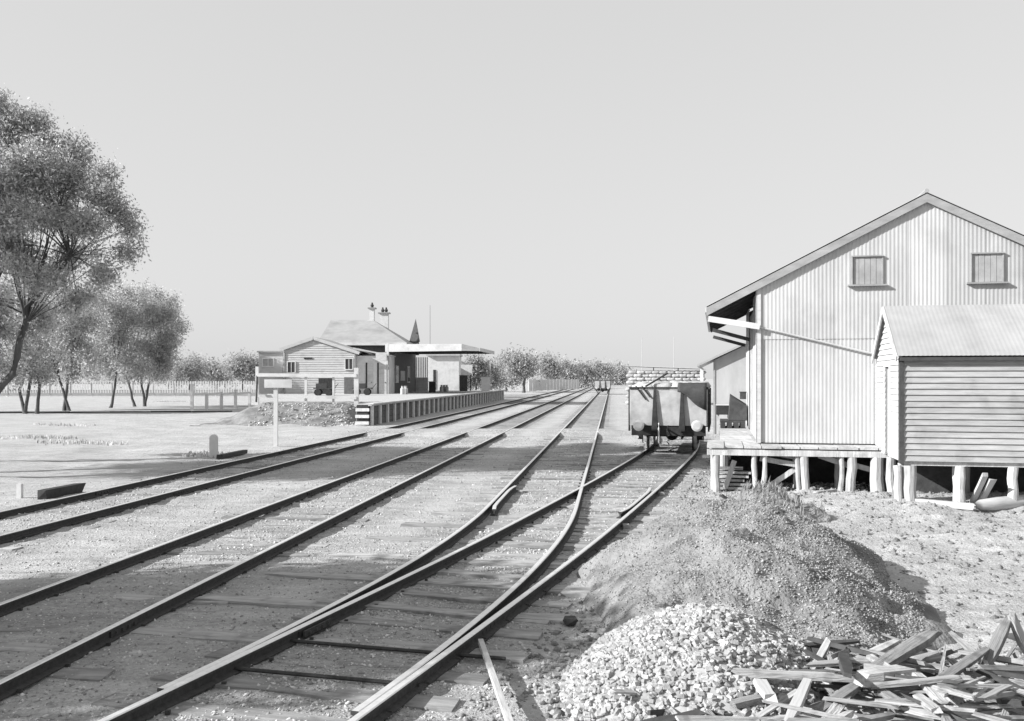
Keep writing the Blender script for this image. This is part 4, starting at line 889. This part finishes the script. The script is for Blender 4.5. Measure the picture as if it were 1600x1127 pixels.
def tree(label, trunks, cl, n, size, group=None, m=M_leaf, bark=M_bark, name='peppercorn_tree', twigs=3, cat='tree'):
    base = trunks[0][0]; t_ = thing(name, label, cat, base, group)
    tops = []
    for tr in trunks:
        mb = MB(); pts = [Vector(p) for p in tr[:-2]]; r0, r1 = tr[-2:]; k = len(pts)
        fine = []; rad = []
        for i in range(k - 1):
            for j in range(4): f = j / 4; fine.append(pts[i].lerp(pts[i + 1], f) + Vector((rng.uniform(-1, 1), rng.uniform(-1, 1), 0)) * r0 * .25); rad.append(r0 + (r1 - r0) * (i + f) / (k - 1))
        fine.append(pts[-1]); rad.append(r1); rad[0] *= 1.4
        mb.tube(fine, rad, 10); mb.build('trunk', bark, t_, smooth=True); tops.append((pts[-1], r1, fine))
    mb = MB()
    for c in cl:
        c0 = Vector(c[:3]); q, r1, fine = min(tops, key=lambda k: (k[0] - c0).length); st = q if rng.random() < .6 else fine[int(len(fine) * .7)]
        kk = min(1.0, .25 + c[3] * .6 / max(.6, cl[0][3])); pts, rad = limb(st, c0, r1 * .6 * kk, .02 * kk, .06); mb.tube(pts, rad, 7)
        for k in range(twigs if c[3] > .45 * cl[0][3] else 1):
            d = Vector((rng.gauss(0, 1), rng.gauss(0, 1), rng.gauss(.2, .7))).normalized() * c[3] * .9; pts2, rad2 = limb(pts[4] if k % 2 else c0, c0 + d, rad[4] * .6, .012, .0, 4); mb.tube(pts2, rad2, 5)
    mb.build('branch', bark, t_, smooth=True)
    leaves('crown', cl, n, size, m, t_, tuple(base)); return t_
# big tree at the left edge
YA = 29.0
def cA(px, py, r, dy=0): p = P(px, py, YA + dy); return (p.x, p.y, p.z, r)
clA = [cA(15, 200, .95), cA(-60, 190, 1.4, 1), cA(55, 250, .9, -.6), cA(0, 290, 1.1, -1.2), cA(-80, 300, 1.5), cA(105, 285, .75, .4), cA(70, 340, .85, 1), cA(155, 300, .6, -.3), cA(190, 335, .45, .2), cA(140, 350, .6, -1),
       cA(207, 360, .30, .5), cA(195, 395, .36), cA(20, 400, 1.0, .5), cA(110, 400, .6, 1.2), cA(160, 430, .4, -.5), cA(60, 440, .7, -1), cA(-30, 480, .9, -1), cA(25, 520, .7, 1.5), cA(-150, 300, 1.6, 0), cA(-160, 220, 1.5, -1.5), cA(-110, 370, 1.3, 2),
       cA(10, 575, .6, 1.5), cA(60, 500, .6, 2), cA(-40, 550, .7, 0), cA(120, 470, .5, 1), cA(30, 340, .8, -1.5), cA(60, 190, .45, 0), cA(130, 255, .35, .5), cA(170, 270, .3, 0), cA(-10, 160, .6, 0), cA(-60, 400, 1.0, 1)]
clA = [(x, y, z, r * .82) for x, y, z, r in clA] + [(x + rng.uniform(-1, 1) * r, y + rng.uniform(-1, 1) * r, z + rng.uniform(-.9, .9) * r, r * .4) for x, y, z, r in clA for _ in range(2)]
bA = G(-170, 719)
tree('large spreading tree leaning in from the left edge, tallest crown in view', [[bA, P(-120, 640, YA), P(-70, 560, YA), P(-40, 470, YA), .22, .15], [bA + Vector((.4, .1, 0)), P(-40, 650, YA), P(20, 585, YA), P(45, 480, YA), P(110, 400, YA), .15, .06]], clA, 150000, .105)
# middle trees by the path
def smalltree(label, bases, cl, Y, n, size, group='trees along the path'):
    cl = [(x, y, r * .82, dy) for x, y, r, dy in cl] + [(x + rng.uniform(-26, 26), y + rng.uniform(-22, 22), r * .42, dy + rng.uniform(-2, 2)) for x, y, r, dy in cl for _ in range(2)] + [(x + rng.uniform(-30, 30), 575 + rng.uniform(-10, 16), .75, dy) for x, y, r, dy in cl]
    trs = []
    for (a, b, c) in bases: p0 = P(*a, Y); p0.z = -.1; trs.append([p0, P(*b, Y), P(*c, Y), .13, .07])
    tree(label, trs, [(P(x, y, Y + dy).x, Y + dy, P(x, y, Y + dy).z, r) for (x, y, r, dy) in cl], n, size, group)
smalltree('slim leaning tree with several stems left of the path trees', [((40, 648), (30, 610), (45, 570)), ((58, 628), (62, 600), (50, 560)), ((38, 640), (48, 590), (40, 530))], [(10, 540, 2.0, 0), (50, 500, 2.0, 1), (30, 560, 1.6, -1), (0, 470, 2.4, 1), (70, 540, 1.4, 0), (-20, 580, 1.8, 0)], 70, 34000, .19)
smalltree('tree with a single curved dark trunk at the path edge', [((108, 643), (97, 605), (84, 570)), ((100, 620), (106, 590), (112, 575))], [(80, 520, 2.2, 0), (120, 540, 2.0, 1), (95, 480, 2.4, 2), (135, 500, 2.0, -1), (60, 560, 1.5, 1), (110, 578, 1.2, 0), (130, 465, 1.6, 0)], 76, 40000, .19)
smalltree('tree with a forked trunk, third from the right of the path trees', [((173, 636), (180, 605), (184, 565))], [(170, 520, 2.2, 0), (200, 500, 2.2, 1), (160, 560, 1.5, -1), (190, 465, 1.8, 1), (175, 480, 1.9, -2), (205, 555, 1.5, 0)], 84, 38000, .19)
smalltree('rightmost rounded tree of the row, with three thin splayed trunks', [((211, 632), (203, 608), (192, 570)), ((227, 631), (222, 605), (218, 570)), ((226, 630), (232, 602), (238, 575))], [(235, 500, 2.3, 0), (258, 490, 1.5, 0), (250, 540, 2.0, 1), (225, 465, 1.9, 1), (262, 525, 1.2, -1), (240, 565, 1.4, 0), (215, 540, 1.9, -1), (262, 560, .9, 0), (268, 470, .8, 0)], 88, 40000, .19)
# tall trees just out of the frame on the left: they throw the long shade bands across the rails
def out_tree(label, x, y, h, r, n):
    cl = [(x + rng.uniform(-1, 1) * r * .6, y + rng.uniform(-1, 1) * r * .6, h * rng.uniform(.45, .82), r * rng.uniform(.35, .5)) for _ in range(14)]
    tree(label, [[Vector((x, y, -.1)), Vector((x + .2, y, h * .3)), Vector((x, y + .2, h * .55)), .3, .15]], cl, n, .24, None, M_darkleaf)
out_tree('dense tree standing left of the foreground tracks, outside the frame', -13.5, 7.6, 8.0, 2.6, 30000)
out_tree('second dense tree left of the foreground tracks, outside the frame', -17.5, 5.6, 9.5, 3.0, 30000)

out_tree('tall tree left of the yard outside the frame, farther left of two', -26, 23.0, 17.5, 3.8, 34000)
out_tree('tallest tree left of the yard outside the frame', -21.5, 22.6, 17.5, 3.6, 34000)
# distant trees
def dtree(px, base_py, Y, hpx, wpx, n, label, group, m=M_farleaf):
    sc = Y / F; x = (px - 800) * sc; h = CZ - (base_py - hpx - HY) * sc; w = wpx * sc
    cl = []
    for _ in range(8): a = rng.uniform(-1, 1); cl.append((x + a * w * .36, Y + rng.uniform(-.3, .3) * w, h * rng.uniform(.42, .80) - abs(a) * h * .12, w * rng.uniform(.17, .27)))
    tree(label, [[Vector((x, Y, -.2)), Vector((x + .2, Y, h * .3)), Vector((x, Y, h * .5)), .028 * h, .014 * h]], cl, n, .0022 * Y + .08, group, m, M_bark, 'distant_tree', 1)
DT = [(296, 603, 210, 50, 46, 'distant pale tree just right of the tree row, above the paling fence'), (338, 603, 230, 42, 44, 'distant low tree in the middle above the paling fence'), (378, 603, 190, 56, 52, 'distant tree behind the flat roofed hut, tallest above the paling fence'), (262, 603, 240, 45, 40, 'distant tree peeping out behind the rounded tree of the row'),
      (818, 604, 175, 74, 66, 'tall bushy tree right of the platform end, largest of the distant group'), (790, 604, 190, 45, 40, 'bush-like tree at the left foot of the tall bushy tree'), (853, 603, 215, 52, 44, 'round tree in the middle of the distant group above the white fence'), (882, 602, 240, 36, 34, 'small round tree right in the distant group'), (908, 601, 260, 34, 36, 'dark round tree at the right end of the distant group'), (935, 600, 330, 30, 42, 'faint tree behind the distant wagon'),
      (965, 600, 380, 24, 44, 'faint far tree between the two wagons'), (742, 602, 133, 46, 34, 'tree beyond the far end of the canopy'), (766, 603, 150, 40, 28, 'small tree at the far right of the platform garden'), (727, 602, 140, 44, 24, 'slim tree between the far platform building and the white board')]
for (px, b, Y, hp, wp, lab) in DT: dtree(px, b, Y, hp, wp, 4200 if Y > 200 else 7000, lab, 'distant trees')
# far wood on the horizon
cl = [(x, 620 + rng.uniform(-40, 40), rng.uniform(1, 3.5), rng.uniform(3, 5)) for x in np.arange(-520, -120, 7)]
o = leaves('far_wood', cl, 7000, 1.4, M_farleaf, None, (0, 0, 0), .6); tag(o, 'low far line of woodland along the horizon', 'woodland', kind='stuff')

# ------------------------------------------------------------------ heaps on the right
def heap(name, cx, cy, rx, ry, h, m, label, cat, rot=0.0, rough=.12, seed=1, nx_=110, ny_=110, pw=1.0, taper=.0):
    u = np.linspace(-1.25, 1.25, nx_); v = np.linspace(-1.25, 1.25, ny_); U, V_ = np.meshgrid(u, v); rr = np.sqrt((U / (1 - taper * V_)) ** 2 + V_ ** 2)
    X = cx + (U * rx) * math.cos(rot) - (V_ * ry) * math.sin(rot); Y_ = cy + (U * rx) * math.sin(rot) + (V_ * ry) * math.cos(rot)
    e = rr + .35 * fbm(X, Y_, .9 / max(.5, min(rx, ry)), 4, seed); prof = np.clip(1 - e, 0, 1) ** pw; prof = np.where(e < 1, prof, 0)
    Z = h * (1 - (1 - prof) ** 1.3) + (rough * fbm(X, Y_, 1.6, 5, seed + 3) + .35 * rough * fbm(X, Y_, 7, 3, seed + 5)) * ss(0, .25, prof) - .12 * (1 - ss(0, .1, prof)) + H(X, Y_)[0]
    i_ = (np.arange(ny_ - 1)[:, None] * nx_ + np.arange(nx_ - 1)[None, :]).ravel()
    t_ = thing(name, label, cat, (cx, cy, 0)); npmesh('mound', np.stack([X - cx, Y_ - cy, Z], -1), np.stack([i_, i_ + 1, i_ + 1 + nx_, i_ + nx_], -1), m, t_, smooth=True)
    from mathutils.interpolate import poly_3d_calc
    def top(x, y):
        dx = x - cx; dy = y - cy; uu = (dx * math.cos(rot) + dy * math.sin(rot)) / rx; vv = (-dx * math.sin(rot) + dy * math.cos(rot)) / ry
        a = np.clip(((uu + 1.25) / 2.5 * (nx_ - 1)), 0, nx_ - 1.001); b = np.clip(((vv + 1.25) / 2.5 * (ny_ - 1)), 0, ny_ - 1.001); ia = a.astype(int); ib = b.astype(int); fa = a - ia; fb = b - ib
        return (Z[ib, ia] * (1 - fa) + Z[ib, ia + 1] * fa) * (1 - fb) + (Z[ib + 1, ia] * (1 - fa) + Z[ib + 1, ia + 1] * fa) * fb
    return t_, top
eh, etop = heap('earth_heap', 2.95, 12.6, 1.9, 4.9, .92, M_earth, 'big heap of earth and small stones between the siding and the shed', 'earth heap', rot=-.16, rough=.17, seed=21, pw=.9, taper=.34)
n = 46000; a = NR.uniform(0, 6.283, n); r = np.sqrt(NR.random(n)) * 1.02; xl = 1.95 * r * np.cos(a); yl = 4.9 * r * np.sin(a); ca_, sa_ = math.cos(-.16), math.sin(-.16); xs = 2.95 + xl * ca_ - yl * sa_; ys = 12.6 + xl * sa_ + yl * ca_
keep = NR.random(n) < .35 + .65 * ss(-.6, .6, xs - 2.7 - .12 * (ys - 12) + 1.4 * fbm(xs, ys, .8, 3, 4)); xs, ys = xs[keep], ys[keep]; zs = etop(xs, ys); cs = NR.uniform(.005, .015, len(xs)) * NR.choice([1, 1, 1, 1.6], len(xs))
o = chips('small_stone', xs - 2.95, ys - 12.6, zs + cs * .2, cs, M_clod, eh); tag(o, kind='stuff')
gh, gtop_ = heap('grassy_heap', 4.75, 18.0, .7, 1.5, .42, M_earth, 'small heap with dry grass tufts in front of the loading platform post', 'earth heap', rot=.5, rough=.12, seed=33)
def blades(name, xs, ys, zs, h, m, parent=None, off=(0, 0, 0), w=.012):
    n = len(xs); a = NR.uniform(0, 6.28, n); b = NR.uniform(.2, .8, n); hh = h * NR.uniform(.5, 1.3, n); c, s_ = np.cos(a), np.sin(a)
    base = np.stack([xs, ys, zs], -1) - np.array(off); sidev = np.stack([-s_, c, 0 * c], -1) * w; tip = base + np.stack([c * hh * b, s_ * hh * b, hh], -1); mid = base + np.stack([c * hh * b * .35, s_ * hh * b * .35, hh * .6], -1)
    V = np.stack([base - sidev, base + sidev, mid + sidev * .7, tip, mid - sidev * .7], 1).reshape(-1, 3); i = np.arange(n) * 5
    return npmesh(name, V, np.concatenate([np.stack([i, i + 1, i + 2], -1), np.stack([i, i + 2, i + 4], -1), np.stack([i + 4, i + 2, i + 3], -1)]), m, parent)
n = 450; xs = 4.75 + NR.normal(0, .36, n); ys = 18.0 + NR.normal(0, .6, n); o = blades('grass_tuft', xs, ys, gtop_(xs, ys) - .02, .2, M_grass, gh, (4.75, 18.0, 0)); tag(o, kind='stuff')
n = 260; xs = 3.9 + NR.normal(0, .5, n); ys = 17.0 + NR.normal(0, 1.0, n); zs = np.maximum(H(xs, ys)[0], etop(xs, ys)); tag(blades('dry_grass', xs, ys, zs - .02, .09, M_grass), 'sparse dry grass on the rough slope between the heaps', 'grass', kind='stuff')
# weeds: dark strips on the left flat and round the marker
for (px, py, sx_, n) in ((30, 686, 1.6, 500), (105, 692, .8, 160), (150, 694, .8, 120), (97, 665, 1.2, 100), (325, 713, .5, 160), (268, 628, 1.2, 200)):
    p = G(px, py); xs = p.x + NR.uniform(-sx_, sx_, n) * 1.4; ys = p.y + NR.normal(0, .35, n); tag(blades('weed', xs, ys, H(xs, ys)[0] - .03, .16, M_leaf, w=.03), 'low dark weeds in a strip on the bare flat', 'weeds', kind='stuff')
# stone heap in the foreground
kh, ktop = heap('stone_heap', 1.72, 8.2, 1.2, 1.5, .56, M_ballast, 'heap of pale crushed stone in the right foreground', 'stone heap', rot=-.35, rough=.03, seed=45, pw=.9)
def stone_mesh(seed):
    r_ = random.Random(seed); vs = []
    for x in (-1, 1):
        for y in (-1, 1):
            for z in (-1, 1): vs.append((x * r_.uniform(.6, 1), y * r_.uniform(.6, 1), z * r_.uniform(.55, .9)))
    vs += [(r_.uniform(1.05, 1.25), 0, 0), (-r_.uniform(1.05, 1.25), 0, 0)]
    fs = [(0, 4, 6, 2), (1, 3, 7, 5), (0, 1, 5, 4), (2, 6, 7, 3), (4, 5, 8), (5, 7, 8), (7, 6, 8), (6, 4, 8), (0, 2, 9), (2, 3, 9), (3, 1, 9), (1, 0, 9)]
    return vs, fs
SM = []
for i in range(8):
    vs, fs = stone_mesh(i); me = bpy.data.meshes.new('stone'); me.from_pydata(vs, [], fs); me.materials.append(M_stone); me.update(); SM.append((me, np.array(vs), fs))
pts = []
n = 15000; xs = 1.72 + NR.uniform(-1.9, 1.9, n); ys = 8.2 + NR.uniform(-1.9, 1.9, n); du = xs - 1.72; dv = ys - 8.2
uu = (du * math.cos(-.35) + dv * math.sin(-.35)) / 1.2; vv = (-du * math.sin(-.35) + dv * math.cos(-.35)) / 1.5; k_ = np.hypot(uu, vv) < 1.24; xs, ys = xs[k_], ys[k_]
zs = ktop(xs, ys); k_ = (zs > H(xs, ys)[0] + .0) | (NR.random(len(xs)) < .15); xs, ys, zs = xs[k_], ys[k_], np.maximum(zs, H(xs, ys)[0])[k_]; n = len(xs); sz_ = NR.uniform(.011, .027, n)
order = np.argsort(np.hypot(xs, ys) - 12 * sz_)
for j in order[:300]:
    o = bpy.data.objects.new('stone', SM[j % 8][0]); COL.objects.link(o); o.parent = kh; o.location = (xs[j] - 1.72, ys[j] - 8.2, zs[j] + sz_[j] * .5); s_ = sz_[j]; o.scale = (s_ * 1.2, s_, s_ * .85); o.rotation_euler = (rng.uniform(-.8, .8), rng.uniform(-.8, .8), rng.uniform(0, 6.3))
VV = []; FFq = []; b0 = 0; mb = MB()
for j in order[300:]:
    me, v, fs = SM[j % 8]; rot = np.array(Matrix.Rotation(rng.uniform(0, 6.3), 3, 'Z') @ Matrix.Rotation(rng.uniform(-.8, .8), 3, 'X')); q = (v * (sz_[j] * np.array([1.2, 1, .85]))) @ rot.T + np.array([xs[j], ys[j], zs[j] + sz_[j] * .5]); mb.v += [Vector(t_) for t_ in q]; mb.f += [tuple(b0 + k for k in f) for f in fs]; b0 += 10
tag(mb.build('packed_stone', M_stone, kh), kind='stuff')

# ------------------------------------------------------------------ heap of scrap timber at bottom right
def sp(px, py, z): return G(px, py, z)
def scrap(a, b, w, t, label, m=M_scrap, za=.2, zb=.2, name='scrap_plank'):
    return plankobj(name, sp(*a, za), sp(*b, zb), w * .92, t * .8, m, label, 'plank', 'planks of the scrap timber heap')
scrap((1217, 1008), (1251, 1008), .13, .08, 'short thick offcut at the back left of the timber heap', za=.22, zb=.22)
scrap((1271, 1044), (1297, 998), .07, .03, 'pale narrow board standing aslant across the back of the heap', za=.30, zb=.50)
scrap((1299, 1012), (1383, 1012), .12, .06, 'flat pale plank along the back edge of the timber heap', za=.22, zb=.24)
scrap((1150, 1051), (1355, 1061), .10, .05, 'long pointed pale plank lying across the front of the heap', za=.36, zb=.36)
scrap((1372, 1044), (1462, 986), .14, .07, 'big squared beam rising to the right, topmost on the heap', za=.40, zb=.52)
scrap((1325, 1040), (1404, 1000), .10, .04, 'pale board parallel to the big beam, just left of it', za=.33, zb=.42)
scrap((1262, 1066), (1233, 1127), .075, .06, 'round pale stick pointing down at the camera', za=.38, zb=.30, m=M_log)
scrap((1186, 1064), (1206, 1094), .09, .06, 'short thick pale stub in front of the long pointed plank', za=.34, zb=.28, m=M_log)
scrap((1140, 1102), (1204, 1088), .09, .05, 'grey lath below the short thick stub', za=.22, zb=.25)
scrap((1280, 1112), (1350, 1064), .10, .05, 'dark edged board slanting up in the middle of the heap', za=.26, zb=.36)
scrap((1350, 1060), (1412, 1054), .14, .13, 'chunky sawn block with a dark bolt hole in the heap', za=.40, zb=.40)
scrap((1430, 1052), (1488, 1112), .10, .05, 'pale board slanting down to the right of the sawn block', za=.42, zb=.34)
scrap((1540, 1042), (1578, 964), .09, .06, 'left leg of the upright pointed pair of timbers', za=.34, zb=.62)
scrap((1582, 966), (1606, 1022), .10, .05, 'right leg of the upright pointed pair of timbers', za=.62, zb=.36)
scrap((1418, 1040), (1470, 1022), .10, .07, 'grey block end lying under the big squared beam', za=.3, zb=.34)
scrap((1040, 1112), (1182, 1066), .07, .04, 'long thin slat leading out to the left of the heap', za=.12, zb=.24)
scrap((1060, 1122), (1190, 1078), .09, .04, 'second long slat leading out left, nearer the camera', za=.12, zb=.24)
scrap((955, 1086), (1015, 1106), .09, .06, 'short dark board lying on the crushed stone, leftmost of the timbers', m=M_dark, za=.14, zb=.12)
scrap((1110, 1040), (1240, 1022), .09, .04, 'flat board on the stones behind the long pointed plank', za=.26, zb=.26)
scrap((1115, 1058), (1180, 1046), .16, .06, 'broad grey board end poking out left of the heap', za=.26, zb=.28)
def scrap_look(px, py, L):
    dk = rng.random() > .82; c = 'dark' if dk else 'pale'
    l = 'stubby' if L < .4 else ('short' if L < .55 else ('middling' if L < .72 else 'long'))
    h = 'left end' if px < 1270 else ('left middle' if px < 1390 else ('right middle' if px < 1500 else 'right end'))
    v = 'back edge' if py < 1045 else ('middle' if py < 1085 else ('front' if py < 1115 else 'bottom edge'))
    return (M_dark if dk else M_scrap), '%s %s split timber at the %s of the scrap heap, %s' % (l, c, h, v)
for i in range(290):
    px = rng.uniform(1010, 1640); f = rng.random(); py = 1006 + 136 * f; 
    if px < 1230: py = max(py, 1042 + max(0, (1150 - px) * .22))
    zc = .04 + (.40 if px > 1260 else .14) * rng.random(); L = rng.uniform(.2, .9); p = sp(px, py, zc); ang = rng.choice((rng.gauss(.25, .4), rng.gauss(-.5, .5), rng.uniform(0, 3.14)))
    d = Vector((math.cos(ang), math.sin(ang), rng.gauss(0, .14))) * L / 2
    plankobj('scrap_plank', p - d, p + d, rng.uniform(.02, .08), rng.uniform(.012, .042), *scrap_look(px, py, L), 'plank', 'planks of the scrap timber heap', up=(rng.gauss(0, .3), rng.gauss(0, .3), 1))

# ------------------------------------------------------------------ small things along the rails
plankobj('point_rod', G(751, 1003, .10), G(798, 1135, .14), .045, .045, M_log, 'long white pole lying beside the switch rail in the foreground', 'pole')
plankobj('dark_slab', G(1124, 772, .5), G(1176, 806, .12), .22, .06, M_dark, 'dark slab of timber lying down the side of the small grassy heap', 'slab')
plankobj('dark_log', G(62, 774, .1), G(124, 762, .1), .20, .20, M_black, 'short black baulk of timber lying beside the platform road', 'log')
mb = MB(); p = G(31, 778); mb.box(p.x - .05, p.x + .05, p.y - .05, p.y + .05, -.1, .30); tag(mb.build('white_peg', M_white), 'small white peg left of the black baulk beside the track', 'peg')
plankobj('dark_log', G(343, 714, .08), G(382, 706, .08), .16, .14, M_black, 'thin dark sleeper lying just right of the white marker post', 'sleeper')
for (px, py, lab) in ((950, 822, 'pale stone lying against the near siding rail'), (845, 970, 'dark clinker lump on the ballast right of the siding'), (1012, 772, 'pale stone beside the siding rail near the check rail')):
    p = G(px, py, .06); vs, fs = stone_mesh(px); mb = MB(); mb.poly([(p.x + .3 + a * .07, p.y + b * .07, p.z + c * .05) for a, b, c in vs], fs); tag(mb.build('loose_stone', M_stone if 'pale' in lab else M_dark), lab, 'stone')
